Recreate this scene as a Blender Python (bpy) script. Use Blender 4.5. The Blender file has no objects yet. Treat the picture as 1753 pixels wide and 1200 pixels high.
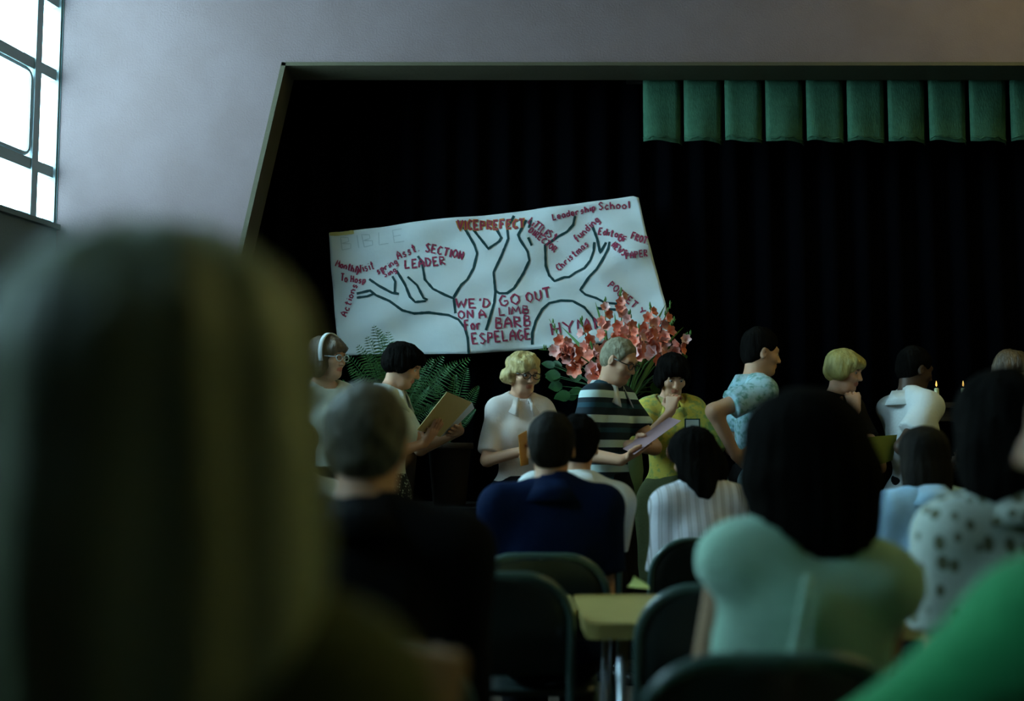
import bpy, bmesh, math, random
import numpy as np
from mathutils import Vector, Matrix
random.seed(7); RNG = np.random.default_rng(7)
SC = bpy.context.scene
COL = SC.collection

# ------------------------------------------------------------------ camera, world, light, exposure
F_PX, W_PX, H_PX = 2000.0, 1753.0, 1200.0
CAM_Z = 1.15
PITCH = math.atan(180.0 / F_PX)
cam_d = bpy.data.cameras.new('camera'); cam = bpy.data.objects.new('camera', cam_d); COL.objects.link(cam)
cam.location = (0, 0, CAM_Z); cam.rotation_euler = (math.pi / 2 + PITCH, 0, 0)
cam_d.sensor_width = 36.0; cam_d.lens = 36.0 * F_PX / W_PX; cam_d.clip_start = 0.02
cam_d.dof.use_dof = True; cam_d.dof.focus_distance = 6.9; cam_d.dof.aperture_fstop = 1.5
SC.camera = cam

world = bpy.data.worlds.new('world'); SC.world = world; world.use_nodes = True
bg = world.node_tree.nodes['Background']
bg.inputs[0].default_value = (0.49, 0.83, 1.0, 1); bg.inputs[1].default_value = 27.0
vs = SC.view_settings
vs.view_transform = 'Standard'; vs.look = 'None'; vs.exposure = 0.0; vs.gamma = 1.0; vs.use_curve_mapping = False
SC.cycles.use_denoising = True
SC.cycles.max_bounces = 6; SC.cycles.transparent_max_bounces = 12
SC.cycles.caustics_reflective = False; SC.cycles.caustics_refractive = False

def at(px, py, Y):
    """point on the ray of photo pixel (px, py) at distance Y into the room"""
    c, s = math.cos(PITCH), math.sin(PITCH)
    u = (600.0 - py) / F_PX; r = (px - 876.5) / F_PX
    d = Vector((r, c - u * s, s + u * c))
    t = Y / d.y
    return Vector((d.x * t, Y, CAM_Z + d.z * t))

# ------------------------------------------------------------------ materials
def mat(name, col, rough=0.7, bump=0.0, bscale=40.0, bstretch=(1, 1, 1), col2=None, cscale=8.0, cstretch=(1, 1, 1),
        metal=0.0, spec=0.3, tint=False, sheen=0.0, emit=None, estr=0.0, sub=0.0, ramp=(0.4, 0.6)):
    m = bpy.data.materials.new(name); m.use_nodes = True
    nt = m.node_tree; b = nt.nodes['Principled BSDF']
    b.inputs['Base Color'].default_value = (*col, 1); b.inputs['Roughness'].default_value = rough
    b.inputs['Metallic'].default_value = metal; b.inputs['Specular IOR Level'].default_value = spec
    if sheen: b.inputs['Sheen Weight'].default_value = sheen
    if emit: b.inputs['Emission Color'].default_value = (*emit, 1); b.inputs['Emission Strength'].default_value = estr
    if sub: b.inputs['Subsurface Weight'].default_value = sub; b.inputs['Subsurface Radius'].default_value = (.02, .008, .004)
    tc = nt.nodes.new('ShaderNodeTexCoord')
    def noise(scale, stretch, detail=3):
        mp = nt.nodes.new('ShaderNodeMapping'); mp.inputs['Scale'].default_value = stretch
        nt.links.new(tc.outputs['Object'], mp.inputs['Vector'])
        n = nt.nodes.new('ShaderNodeTexNoise'); n.inputs['Scale'].default_value = scale; n.inputs['Detail'].default_value = detail
        nt.links.new(mp.outputs[0], n.inputs['Vector']); return n
    out = None
    if col2:
        n = noise(cscale, cstretch)
        r = nt.nodes.new('ShaderNodeValToRGB'); e = r.color_ramp.elements
        e[0].position, e[1].position = ramp; e[0].color = (*col, 1); e[1].color = (*col2, 1)
        nt.links.new(n.outputs['Fac'], r.inputs[0]); out = r.outputs[0]
    if tint:
        a = nt.nodes.new('ShaderNodeAttribute'); a.attribute_name = 'tint'
        mx = nt.nodes.new('ShaderNodeMix'); mx.data_type = 'RGBA'; mx.blend_type = 'MULTIPLY'; mx.inputs[0].default_value = 1
        if out: nt.links.new(out, mx.inputs[6])
        else: mx.inputs[6].default_value = (*col, 1)
        nt.links.new(a.outputs['Color'], mx.inputs[7]); out = mx.outputs[2]
    if out: nt.links.new(out, b.inputs['Base Color'])
    if bump:
        n = noise(bscale, bstretch, 4); bp = nt.nodes.new('ShaderNodeBump'); bp.inputs['Strength'].default_value = bump
        bp.inputs['Distance'].default_value = 0.01
        nt.links.new(n.outputs['Fac'], bp.inputs['Height']); nt.links.new(bp.outputs[0], b.inputs['Normal'])
    return m

def stripes(name, stops, axis='Z', period=1.0, offset=0.0, rough=0.8, bump=0.15, bscale=60):
    """hard stripes along an object axis; stops = [(position 0..1, colour)]"""
    m = mat(name, stops[0][1], rough, bump, bscale)
    nt = m.node_tree; b = nt.nodes['Principled BSDF']
    tc = nt.nodes.new('ShaderNodeTexCoord'); sp = nt.nodes.new('ShaderNodeSeparateXYZ'); nt.links.new(tc.outputs['Object'], sp.inputs[0])
    ad = nt.nodes.new('ShaderNodeMath'); ad.operation = 'MULTIPLY_ADD'; ad.inputs[1].default_value = 1 / period; ad.inputs[2].default_value = offset
    nt.links.new(sp.outputs[axis], ad.inputs[0])
    fr = nt.nodes.new('ShaderNodeMath'); fr.operation = 'FRACT'; nt.links.new(ad.outputs[0], fr.inputs[0])
    r = nt.nodes.new('ShaderNodeValToRGB'); r.color_ramp.interpolation = 'CONSTANT'
    e = r.color_ramp.elements
    while len(e) < len(stops): e.new(0.5)
    for k, (p, c) in enumerate(stops): e[k].position = p; e[k].color = (*c, 1)
    nt.links.new(fr.outputs[0], r.inputs[0]); nt.links.new(r.outputs[0], b.inputs['Base Color'])
    return m

def spots(name, base, dot, scale, size=0.35, rough=0.85, stretch=(1, 1, 1)):
    m = mat(name, base, rough, 0.15, 60); nt = m.node_tree; b = nt.nodes['Principled BSDF']
    tc = nt.nodes.new('ShaderNodeTexCoord'); mp = nt.nodes.new('ShaderNodeMapping'); mp.inputs['Scale'].default_value = stretch
    nt.links.new(tc.outputs['Object'], mp.inputs[0])
    v = nt.nodes.new('ShaderNodeTexVoronoi'); v.inputs['Scale'].default_value = scale; v.inputs['Randomness'].default_value = 0.55
    nt.links.new(mp.outputs[0], v.inputs['Vector'])
    r = nt.nodes.new('ShaderNodeValToRGB'); e = r.color_ramp.elements
    e[0].position = size; e[1].position = size + 0.08; e[0].color = (*dot, 1); e[1].color = (*base, 1)
    nt.links.new(v.outputs['Distance'], r.inputs[0]); nt.links.new(r.outputs[0], b.inputs['Base Color'])
    return m

M = {}
M['wall'] = mat('painted_plaster', (0.235, 0.165, 0.165), 0.85, 0.25, 90, col2=(0.22, 0.152, 0.15), cscale=3)
M['sidewall'] = mat('side_wall_paint', (0.16, 0.20, 0.20), 0.85, 0.2, 90)
M['ceiling'] = mat('ceiling_paint', (0.14, 0.14, 0.12), 0.9, 0.2, 60)
M['backwall'] = mat('dark_back_wall', (0.05, 0.055, 0.04), 0.9, 0.2, 60)
M['floor'] = mat('brown_floor_tile', (0.055, 0.045, 0.035), 0.45, 0.1, 30, col2=(0.075, 0.06, 0.045), cscale=4)
M['trim'] = mat('olive_wood_trim', (0.10, 0.085, 0.05), 0.55, 0.2, 30, (1, 1, 8))
M['black_cloth'] = mat('black_velvet', (0.0022, 0.0022, 0.003), 0.95, 0.2, 50, spec=0.0)
M['stage_wood'] = mat('dark_stage_wood', (0.012, 0.009, 0.007), 0.8, 0.2, 20, (1, 8, 1), spec=0.1)
M['steel_frame'] = mat('grey_green_window_steel', (0.30, 0.36, 0.37), 0.5, 0.05, 30)
M['valance'] = mat('green_valance_cloth', (0.042, 0.125, 0.07), 0.9, 0.35, 160, (1, 1, 0.3), col2=(0.052, 0.145, 0.082), cscale=30)
M['paper'] = mat('banner_paper', (0.84, 0.88, 0.90), 0.75, 0.55, 7, col2=(0.79, 0.85, 0.87), cscale=2.5)
M['red_ink'] = mat('red_marker', (0.36, 0.035, 0.09), 0.7)
M['orange_ink'] = mat('orange_marker', (0.62, 0.22, 0.03), 0.7)
M['green_ink'] = mat('dark_green_paint', (0.012, 0.055, 0.06), 0.6)
M['pencil'] = mat('faint_pencil', (0.60, 0.66, 0.68), 0.8)
M['tape'] = mat('yellowed_tape', (0.60, 0.50, 0.18), 0.5)
M['chair'] = mat('green_enamel_steel', (0.020, 0.030, 0.027), 0.32, 0.05, 60, spec=0.5)
M['chair_rim'] = mat('worn_enamel_tube', (0.055, 0.10, 0.085), 0.28, 0.03, 40, spec=0.6)
M['rubber'] = mat('black_rubber', (0.02, 0.02, 0.02), 0.8)
M['table'] = mat('yellow_wood_laminate', (0.40, 0.32, 0.10), 0.5, 0.05, 30, (1, 8, 1), col2=(0.35, 0.27, 0.085), cscale=12, cstretch=(1, 10, 1))
M['chrome'] = mat('chrome_tube', (0.80, 0.86, 0.92), 0.32, metal=1.0)
M['dark_wood'] = mat('dark_walnut', (0.045, 0.028, 0.016), 0.5, 0.15, 20, (8, 1, 1))
M['wax'] = mat('cream_wax', (0.75, 0.72, 0.42), 0.5, sub=0.2)
M['flame'] = mat('flame', (1, 0.6, 0.15), 0.5, emit=(1.0, 0.55, 0.12), estr=1.2)
M['stem'] = mat('stem_green', (0.09, 0.20, 0.05), 0.6)
M['leaf'] = mat('leaf_green', (0.03, 0.09, 0.022), 0.5, col2=(0.016, 0.05, 0.016), cscale=14)
M['fern'] = mat('fern_green', (0.055, 0.15, 0.04), 0.6, col2=(0.03, 0.095, 0.028), cscale=20)
M['petal'] = mat('coral_petal', (0.86, 0.20, 0.10), 0.6, col2=(0.88, 0.36, 0.27), cscale=22, sheen=0.2)
M['petal_pale'] = mat('pale_pink_petal', (0.88, 0.55, 0.52), 0.6, col2=(0.86, 0.36, 0.30), cscale=22, sheen=0.2)
M['vase'] = mat('grey_green_ceramic', (0.20, 0.26, 0.22), 0.5, 0.1, 20)
M['pot'] = mat('dark_clay', (0.05, 0.03, 0.02), 0.8, 0.2, 20)
M['soil'] = mat('soil', (0.02, 0.015, 0.01), 0.95, 0.5, 40)
M['skin'] = mat('skin', (0.60, 0.32, 0.19), 0.55, 0.05, 90, tint=True, sub=0.08)
M['skin_dark'] = mat('dark_skin', (0.10, 0.055, 0.035), 0.5, 0.05, 90, tint=True)
M['skin_tan'] = mat('tanned_skin', (0.33, 0.20, 0.11), 0.6, 0.05, 90, tint=True)
M['eye'] = mat('eye_white', (0.42, 0.40, 0.38), 0.3)
M['iris'] = mat('iris', (0.03, 0.02, 0.015), 0.2)
def hair_mat(n, a, b, sc=26, st=(1, 1, 0.12), rough=0.45, bump=0.8, sp=0.35):
    return mat(n, a, rough, bump, 80, st, col2=b, cscale=sc, cstretch=st, spec=sp)
M['h_black'] = hair_mat('black_hair', (0.004, 0.0035, 0.003), (0.008, 0.007, 0.006), rough=0.9, sp=0.02)
M['h_dkbrown'] = hair_mat('dark_brown_hair', (0.008, 0.006, 0.004), (0.016, 0.012, 0.008), rough=0.7, sp=0.08)
M['h_brown'] = hair_mat('brown_hair', (0.07, 0.045, 0.025), (0.14, 0.09, 0.05))
M['h_crew'] = hair_mat('short_brown_hair', (0.075, 0.065, 0.04), (0.14, 0.12, 0.08), 60, (1, 1, 0.5), 0.7)
M['h_blonde'] = hair_mat('blonde_hair', (0.42, 0.30, 0.12), (0.62, 0.47, 0.20), 30, (1, 1, 0.4))
M['h_yblonde'] = hair_mat('golden_hair', (0.34, 0.28, 0.08), (0.55, 0.45, 0.15), 30, (1, 1, 0.3))
M['h_ash'] = hair_mat('ash_hair_lit_streaks', (0.10, 0.115, 0.055), (0.42, 0.47, 0.29), 9, (1, 1, 0.08), 0.5, 0.6)  # strand tones, with pale streaks painted in for light on the locks
M['h_boy'] = hair_mat('fair_crew_cut', (0.20, 0.17, 0.10), (0.30, 0.26, 0.17), 60, (1, 1, 0.5), 0.7)
def cloth(n, c, c2=None, **k): return mat(n, c, 0.85, 0.3, 70, col2=c2, sheen=0.2 if max(c) > .2 else 0.0, spec=0.15 if max(c) > .1 else 0.04, **k)
M['c_white'] = cloth('white_cotton', (0.78, 0.80, 0.78))
M['c_cream'] = cloth('cream_knit', (0.66, 0.70, 0.62))
M['c_pink'] = cloth('pale_pink_cotton', (0.80, 0.68, 0.62))
M['c_black'] = cloth('black_wool', (0.008, 0.008, 0.009))
M['c_navy'] = cloth('navy_cotton', (0.004, 0.011, 0.040))
M['c_teal'] = cloth('pale_sea_green_cotton', (0.36, 0.58, 0.43), (0.39, 0.61, 0.46), cscale=10)
M['c_green'] = cloth('bright_green_knit', (0.025, 0.27, 0.085))
M['c_blue'] = cloth('light_blue_cotton', (0.38, 0.60, 0.78))
M['c_yellow'] = cloth('yellow_print', (0.66, 0.52, 0.08), (0.36, 0.40, 0.10), cscale=28, ramp=(0.48, 0.6))
M['c_plaid'] = cloth('light_blue_plaid', (0.40, 0.60, 0.66), (0.15, 0.33, 0.30), cscale=34, ramp=(0.45, 0.62))
M['c_dark'] = cloth('dark_skirt', (0.012, 0.011, 0.012))
M['c_brown'] = cloth('dark_brown_dress', (0.018, 0.014, 0.010))
M['c_olive'] = cloth('dark_olive_cotton', (0.10, 0.11, 0.045))
M['c_sheer'] = stripes('white_sheer_stripe', [(0, (0.80, 0.77, 0.80)), (0.62, (0.52, 0.46, 0.46)), (0.78, (0.82, 0.79, 0.82)), (0.9, (0.42, 0.38, 0.36))], 'X', 0.034)
M['c_polo'] = stripes('striped_knit', [(0, (0.008, 0.018, 0.026)), (0.22, (0.014, 0.06, 0.085)), (0.42, (0.008, 0.018, 0.026)), (0.62, (0.56, 0.70, 0.66)), (0.92, (0.008, 0.018, 0.026))], 'Z', 0.128, 0.30)
M['c_dots'] = spots('white_print', (0.52, 0.57, 0.50), (0.13, 0.13, 0.07), 26, 0.31, stretch=(1.2, 1, 0.8))
M['c_speckle'] = spots('black_speckle', (0.02, 0.022, 0.02), (0.45, 0.50, 0.42), 60, 0.28)
M['shoe'] = mat('black_leather', (0.012, 0.011, 0.010), 0.4)
M['folder'] = mat('tan_folder', (0.60, 0.47, 0.20), 0.7, 0.1, 30)
M['sheet'] = mat('white_sheet', (0.80, 0.82, 0.80), 0.7)
M['pink_sheet'] = mat('mauve_sheet', (0.29, 0.17, 0.18), 0.7)
M['orange_book'] = mat('orange_booklet', (0.62, 0.27, 0.05), 0.6)
M['green_folder'] = mat('olive_green_folder', (0.24, 0.28, 0.05), 0.7)
M['yellow_sheet'] = mat('yellow_green_sheet', (0.50, 0.52, 0.16), 0.7)
M['glasses'] = mat('black_acetate', (0.01, 0.01, 0.012), 0.25, spec=0.6)
M['glasses_pale'] = mat('pearl_acetate', (0.55, 0.62, 0.66), 0.25, spec=0.6)
M['tube_lamp'] = mat('fluorescent_tube', (0.9, 1, 0.8), 0.5, emit=(1.0, 0.92, 0.34), estr=23.0)
M['lamp_body'] = mat('white_enamel', (0.7, 0.7, 0.68), 0.5)
def glass_mat():
    m = bpy.data.materials.new('window_glass'); m.use_nodes = True; nt = m.node_tree; nt.nodes.clear()
    o = nt.nodes.new('ShaderNodeOutputMaterial'); t = nt.nodes.new('ShaderNodeBsdfTransparent'); g = nt.nodes.new('ShaderNodeBsdfGlossy')
    g.inputs['Roughness'].default_value = 0.02; mx = nt.nodes.new('ShaderNodeMixShader'); mx.inputs[0].default_value = 0.035
    t.inputs[0].default_value = (0.95, 0.98, 0.98, 1)
    nt.links.new(t.outputs[0], mx.inputs[1]); nt.links.new(g.outputs[0], mx.inputs[2]); nt.links.new(mx.outputs[0], o.inputs[0])
    return m
M['glass'] = glass_mat()

# ------------------------------------------------------------------ object helpers
def tag(o, label=None, cat=None, group=None, kind=None):
    if label: o['label'] = label
    if cat: o['category'] = cat
    if group: o['group'] = group
    if kind: o['kind'] = kind
    return o
def empty(name, loc=(0, 0, 0), rz=0.0):
    o = bpy.data.objects.new(name, None); COL.objects.link(o); o.location = loc; o.rotation_euler = (0, 0, rz)
    o.empty_display_size = 0.05; return o
def mesh_obj(name, verts, faces, m, parent=None, smooth=False):
    me = bpy.data.meshes.new(name); me.from_pydata([tuple(v) for v in verts], [], faces); me.update()
    if smooth: me.polygons.foreach_set('use_smooth', [True] * len(me.polygons))
    o = bpy.data.objects.new(name, me); COL.objects.link(o); o.parent = parent
    if m: me.materials.append(m)
    return o
class MB:
    """collects shapes into one mesh"""
    def __init__(s): s.v = []; s.f = []
    def add(s, v, f):
        n = len(s.v); s.v += [tuple(p) for p in v]; s.f += [tuple(i + n for i in q) for q in f]
    def box(s, lo, hi, M4=None):
        x0, y0, z0 = lo; x1, y1, z1 = hi
        v = [Vector(p) for p in ((x0,y0,z0),(x1,y0,z0),(x1,y1,z0),(x0,y1,z0),(x0,y0,z1),(x1,y0,z1),(x1,y1,z1),(x0,y1,z1))]
        if M4: v = [M4 @ p for p in v]
        s.add(v, [(0,3,2,1),(4,5,6,7),(0,1,5,4),(1,2,6,5),(2,3,7,6),(3,0,4,7)])
    def prism(s, poly, a, b):
        """poly = list of 2D points mapped by a(p), b(p) to the two faces"""
        n = len(poly); v = [a(p) for p in poly] + [b(p) for p in poly]
        f = [tuple(range(n))[::-1], tuple(range(n, 2 * n))] + [(i, (i + 1) % n, n + (i + 1) % n, n + i) for i in range(n)]
        s.add(v, f)
    def tube(s, pts, r, n=8, closed=False, radii=None):
        pts = [Vector(p) for p in pts]; N = len(pts); rings = []; up = None
        for i, p in enumerate(pts):
            a = pts[i - 1] if (i or closed) else p; b = pts[(i + 1) % N] if (i < N - 1 or closed) else p
            t = (b - a).normalized()
            if up is None: up = t.orthogonal().normalized()
            up = (up - t * up.dot(t)).normalized(); w = t.cross(up); rr = radii[i] if radii else r
            rings.append([p + (up * math.cos(2 * math.pi * k / n) + w * math.sin(2 * math.pi * k / n)) * rr for k in range(n)])
        v = [q for g in rings for q in g]; f = []
        for i in range(N if closed else N - 1):
            j = (i + 1) % N
            for k in range(n): f.append((i * n + k, i * n + (k + 1) % n, j * n + (k + 1) % n, j * n + k))
        if not closed: f += [tuple(range(n))[::-1], tuple(range((N - 1) * n, N * n))]
        s.add(v, f)
    def lathe(s, prof, n=20, c=(0, 0, 0)):
        v = [(c[0] + r * math.cos(2 * math.pi * k / n), c[1] + r * math.sin(2 * math.pi * k / n), c[2] + z) for r, z in prof for k in range(n)]
        f = [(i * n + k, i * n + (k + 1) % n, (i + 1) * n + (k + 1) % n, (i + 1) * n + k) for i in range(len(prof) - 1) for k in range(n)]
        f += [tuple(range(n))[::-1], tuple(range((len(prof) - 1) * n, len(prof) * n))]
        s.add(v, f)
    def build(s, name, m, parent=None, smooth=False): return mesh_obj(name, s.v, s.f, m, parent, smooth)

# ------------------------------------------------------------------ setting
WY = 7.0                                    # front wall plane
CORN = at(97, 380, WY).x                    # corner with the window wall
SPLAY = 0.212                               # the window wall opens towards the back of the hall
CEIL, BACK, RIGHT = 4.75, -4.2, 7.6
def lw(t, z, d=0.0):
    """point on the window wall: t metres from the corner, d outwards"""
    n = math.hypot(1, SPLAY); ux, uy = -SPLAY / n, -1 / n
    return Vector((CORN + ux * t + uy * d, WY + uy * t - ux * d, z))
LWLEN = (WY - BACK) * math.hypot(1, SPLAY)
STAGE_Z, STAGE_Y = 0.85, 6.75
tl = at(483, 108, WY); bl = at(400, 465, WY); sl = (tl.x - bl.x) / (tl.z - bl.z)
xl0 = tl.x - sl * (tl.z - STAGE_Z); OPR = 6.4; xr0 = OPR + sl * (tl.z - STAGE_Z)

_c = lw(0, 0, 0); _d = lw(LWLEN, 0, 0.1)
hall = [(_c.x, WY + 2.0), (_c.x, _c.y), (_d.x, _d.y), (_d.x, BACK - 0.2), (RIGHT + 0.2, BACK - 0.2), (RIGHT + 0.2, WY + 2.0)]
for nm, z0, z1, m in (('floor', -0.1, 0.0, 'floor'), ('ceiling', CEIL, CEIL + 0.1, 'ceiling')):
    b = MB(); b.prism(hall, lambda p: (p[0], p[1], z0), lambda p: (p[0], p[1], z1)); tag(b.build(nm, M[m]), kind='structure')
TH = 0.25
b = MB()
for poly in ([(CORN, 0), (xl0, 0), (xl0, STAGE_Z), (tl.x, tl.z), (tl.x, CEIL), (CORN, CEIL)],
             [(tl.x, tl.z), (OPR, tl.z), (OPR, CEIL), (tl.x, CEIL)],
             [(OPR, tl.z), (xr0, STAGE_Z), (xr0, 0), (RIGHT + 0.2, 0), (RIGHT + 0.2, CEIL), (OPR, CEIL)]):
    b.prism(poly, lambda p: (p[0], WY, p[1]), lambda p: (p[0], WY + TH, p[1]))
tag(b.build('wall_front', M['wall']), kind='structure')
def trimbar(name, p, q, w, d):
    """square wooden bead from p to q on the front wall, w wide towards the opening"""
    b = MB(); p = Vector(p); q = Vector(q); t = (q - p).normalized(); n = Vector((0, 1, 0)).cross(t)
    pts = [p, q, q + n * w, p + n * w]
    b.prism(pts, lambda v: (v.x, WY - d, v.z), lambda v: (v.x, WY + TH + 0.01, v.z)); return tag(b.build(name, M['trim']), kind='structure')
trimbar('trim_1', (xl0, 0, STAGE_Z), (tl.x, 0, tl.z), 0.028, 0.02)
trimbar('trim_2', (tl.x, 0, tl.z), (OPR, 0, tl.z), 0.022, 0.02)
trimbar('trim_3', (OPR, 0, tl.z), (xr0, 0, STAGE_Z), 0.028, 0.02)
# window wall: sill wall, head wall, a strip between windows
Z0, Z1 = 2.545, 4.45
def wallquad(b, t0, t1, z0, z1, d0=0.0, d1=0.10):
    v = [lw(t0, z0, d0), lw(t1, z0, d0), lw(t1, z1, d0), lw(t0, z1, d0), lw(t0, z0, d1), lw(t1, z0, d1), lw(t1, z1, d1), lw(t0, z1, d1)]
    b.add(v, [(0,1,2,3),(7,6,5,4),(0,4,5,1),(1,5,6,2),(2,6,7,3),(3,7,4,0)])
wins = [(0.004, 2.9), (5.5, 6.6)]
b = MB(); wallquad(b, 0, LWLEN, 0, Z0); wallquad(b, 0, LWLEN, Z1, CEIL)
for a, c in zip([0.0] + [w[1] for w in wins], [w[0] for w in wins] + [LWLEN]): wallquad(b, a, c, Z0, Z1)
tag(b.build('wall_left', M['sidewall']), kind='structure')
b = MB(); b.box((RIGHT, BACK, 0), (RIGHT + 0.2, WY, CEIL)); tag(b.build('wall_right', M['backwall']), kind='structure')
b = MB(); b.box((_d.x, BACK - 0.2, 0), (RIGHT + 0.2, BACK, CEIL)); tag(b.build('wall_back', M['backwall']), kind='structure')
# windows: steel frames with vent sashes, panes
ZB = [2.545, 2.865, 3.47, 3.93, 4.45]
for wi, (t0, t1) in enumerate(wins):
    root = empty('window_%d' % (wi + 1), lw(t0, Z0)); tag(root, kind='structure')
    def wp(mb, name, m):
        o = mb.build(name, m, root); o.matrix_parent_inverse = Matrix.Translation(-root.location); return o
    mull = [t0] + [t0 + 0.215 + 0.60 * k for k in range(int((t1 - t0 - 0.2) / 0.60) + 1) if t0 + 0.215 + 0.6 * k < t1 - 0.1] + [t1]
    for k, t in enumerate(mull):
        b = MB(); h = 0.012 if t in (t0, t1) else 0.030
        wallquad(b, t - h if t != t0 else t, t + h, Z0, Z1, 0.01, 0.09); wp(b, 'mullion', M['steel_frame'])
    for k, z in enumerate(ZB):
        for a, c in zip(mull[:-1], mull[1:]):
            b = MB(); h = 0.034 if 0 < k < 4 else 0.02
            wallquad(b, a + 0.02, c - 0.02, z - h * (k > 0), z + h * (k < 4), 0.02, 0.08); wp(b, 'transom', M['steel_frame'])
    for a, c in zip(mull[:-1], mull[1:]):
        for k in range(4):
            b = MB(); wallquad(b, a + 0.01, c - 0.01, ZB[k] + 0.01, ZB[k + 1] - 0.01, 0.048, 0.052); wp(b, 'pane', M['glass'])
        if c - a > 0.4:                      # opening vent: an inner sash with rounded corners
            p = []; r = 0.05; x0, x1, z0, z1 = a + 0.045, c - 0.045, ZB[1] + 0.05, ZB[2] - 0.05
            for cx, cz, s in ((x1 - r, z1 - r, 0), (x0 + r, z1 - r, 1), (x0 + r, z0 + r, 2), (x1 - r, z0 + r, 3)):
                p += [lw(cx + r * math.cos(q), cz + r * math.sin(q), 0.03) for q in [math.pi / 2 * (s + i / 4) for i in range(5)]]
            b = MB(); b.tube(p, 0.014, 6, True); wp(b, 'vent_sash', M['steel_frame'])
    b = MB(); wallquad(b, t0, t1, Z0 - 0.03, Z0, -0.03, 0.0); wp(b, 'window_sill', M['sidewall'])
    L = bpy.data.lights.new('daylight_portal', 'AREA'); L.shape = 'RECTANGLE'; L.size = t1 - t0; L.size_y = Z1 - Z0; L.cycles.is_portal = True
    lo = bpy.data.objects.new('daylight_portal', L); COL.objects.link(lo); lo.location = lw((t0 + t1) / 2, (Z0 + Z1) / 2, 0.11)
    nrm = (lw(0, 0, -1) - lw(0, 0, 0)); lo.rotation_euler = nrm.to_track_quat('-Z', 'Z').to_euler()
# stage box
b = MB(); b.box((xl0 - 0.25, STAGE_Y, 0.0), (xr0, WY + 2.0, STAGE_Z)); tag(b.build('floor_stage', M['stage_wood']), kind='structure')
b = MB(); b.box((CORN, WY + 1.8, 0), (RIGHT, WY + 2.0, CEIL)); b.box((CORN, WY + TH, 0), (CORN + 0.1, WY + 1.8, CEIL)); b.box((RIGHT, WY, 0), (RIGHT + 0.2, WY + 2.0, CEIL))
tag(b.build('wall_stage', M['black_cloth']), kind='structure')
# ceiling lamps of the hall (fluorescent)
for k, (x, y) in enumerate([(3.4, 5.8), (5.4, 5.8), (3.4, 2.6), (5.4, 2.6), (5.4, -0.6)]):
    r = empty('ceiling_lamp', (x, y, CEIL)); tag(r, 'white fluorescent batten lamp fixed to the hall ceiling', 'lamp', 'fluorescent lamps on the hall ceiling')
    b = MB(); b.box((-0.09, -0.62, -0.07), (0.09, 0.62, 0)); b.build('housing', M['lamp_body'], r)
    for s in (-1, 1):
        b = MB(); b.tube([(s * 0.045, -0.6, -0.095), (s * 0.045, 0.6, -0.095)], 0.019, 10); b.build('fluorescent_tube', M['tube_lamp'], r, True)

# ------------------------------------------------------------------ stage curtain, valance, banner
BY = 7.62
def folds(name, x0, x1, z0, z1, y, amp, per, m, parent=None, th=0.0):
    n = int((x1 - x0) / per * 10); b = MB(); v = []; f = []
    for i in range(n + 1):
        x = x0 + (x1 - x0) * i / n; yy = y + amp * math.sin(2 * math.pi * (x - x0) / per) + amp * 0.4 * math.sin(5.1 * x)
        v += [(x, yy, z0), (x, yy, z1)]
    for i in range(n): f.append((2 * i, 2 * i + 2, 2 * i + 3, 2 * i + 1))
    b.add(v, f); o = b.build(name, m, parent, True)
    md = o.modifiers.new('thickness', 'SOLIDIFY'); md.thickness = 0.006; return o
cur = folds('stage_curtain', CORN + 0.15, RIGHT - 0.1, STAGE_Z, 4.5, BY + 0.16, 0.035, 0.22, M['black_cloth'])
tag(cur, 'black pleated curtain across the back of the stage', 'curtain')
VY = 7.32
val = empty('stage_valance', at(1102, 240, VY)); tag(val, 'short green box pleated valance hanging at the top of the stage', 'valance')
vz1 = at(1102, 134, VY).z - val.location.z
pw = at(1172, 200, VY).x - at(1102, 200, VY).x
for k in range(21):
    x0 = k * pw; b = MB(); v = []; f = []; NX, NZ = 9, 8; rr = random.random()
    for i in range(NX + 1):
        for j in range(NZ + 1):
            u = i / NX; w = j / NZ
            edge = max(0, (abs(u - 0.46) - 0.40) / 0.14)
            x = x0 + pw * (u * 0.985); z = vz1 * w
            low = 1 - w
            y = 0.05 * edge ** 1.5 - 0.02 * low * math.sin(math.pi * u) + 0.006 * math.sin(9 * u + rr * 6) * low + 0.03 * u * low
            z += -0.012 * low ** 3 * (u + 0.3 * math.sin(7 * u + 6 * rr))
            v.append((x, y, z))
    for i in range(NX):
        for j in range(NZ): a = i * (NZ + 1) + j; f.append((a, a + NZ + 1, a + NZ + 2, a + 1))
    b.add(v, f); o = b.build('pleat', M['valance'], val, True); md = o.modifiers.new('t', 'SOLIDIFY'); md.thickness = 0.004
    b = MB(); p = [(x0 + pw * (i / 9 * 0.985), v[i * (NZ + 1)][1] - 0.003, v[i * (NZ + 1)][2] + 0.022 + 0.008 * math.sin(i * 2.3 + rr * 9)) for i in range(10)]
    b.tube(p, 0.005, 5); b.build('hem', M['valance'], o, True)
b = MB(); b.tube([(-0.1, 0.06, vz1 + 0.0), (21 * pw, 0.06, vz1 + 0.0)], 0.02, 8); b.build('rail', M['stage_wood'], val)
b = MB(); b.box((-0.1, -0.06, vz1 - 0.004), (21 * pw, 0.08, vz1 + 0.10)); b.build('batten', M['stage_wood'], val)

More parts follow.
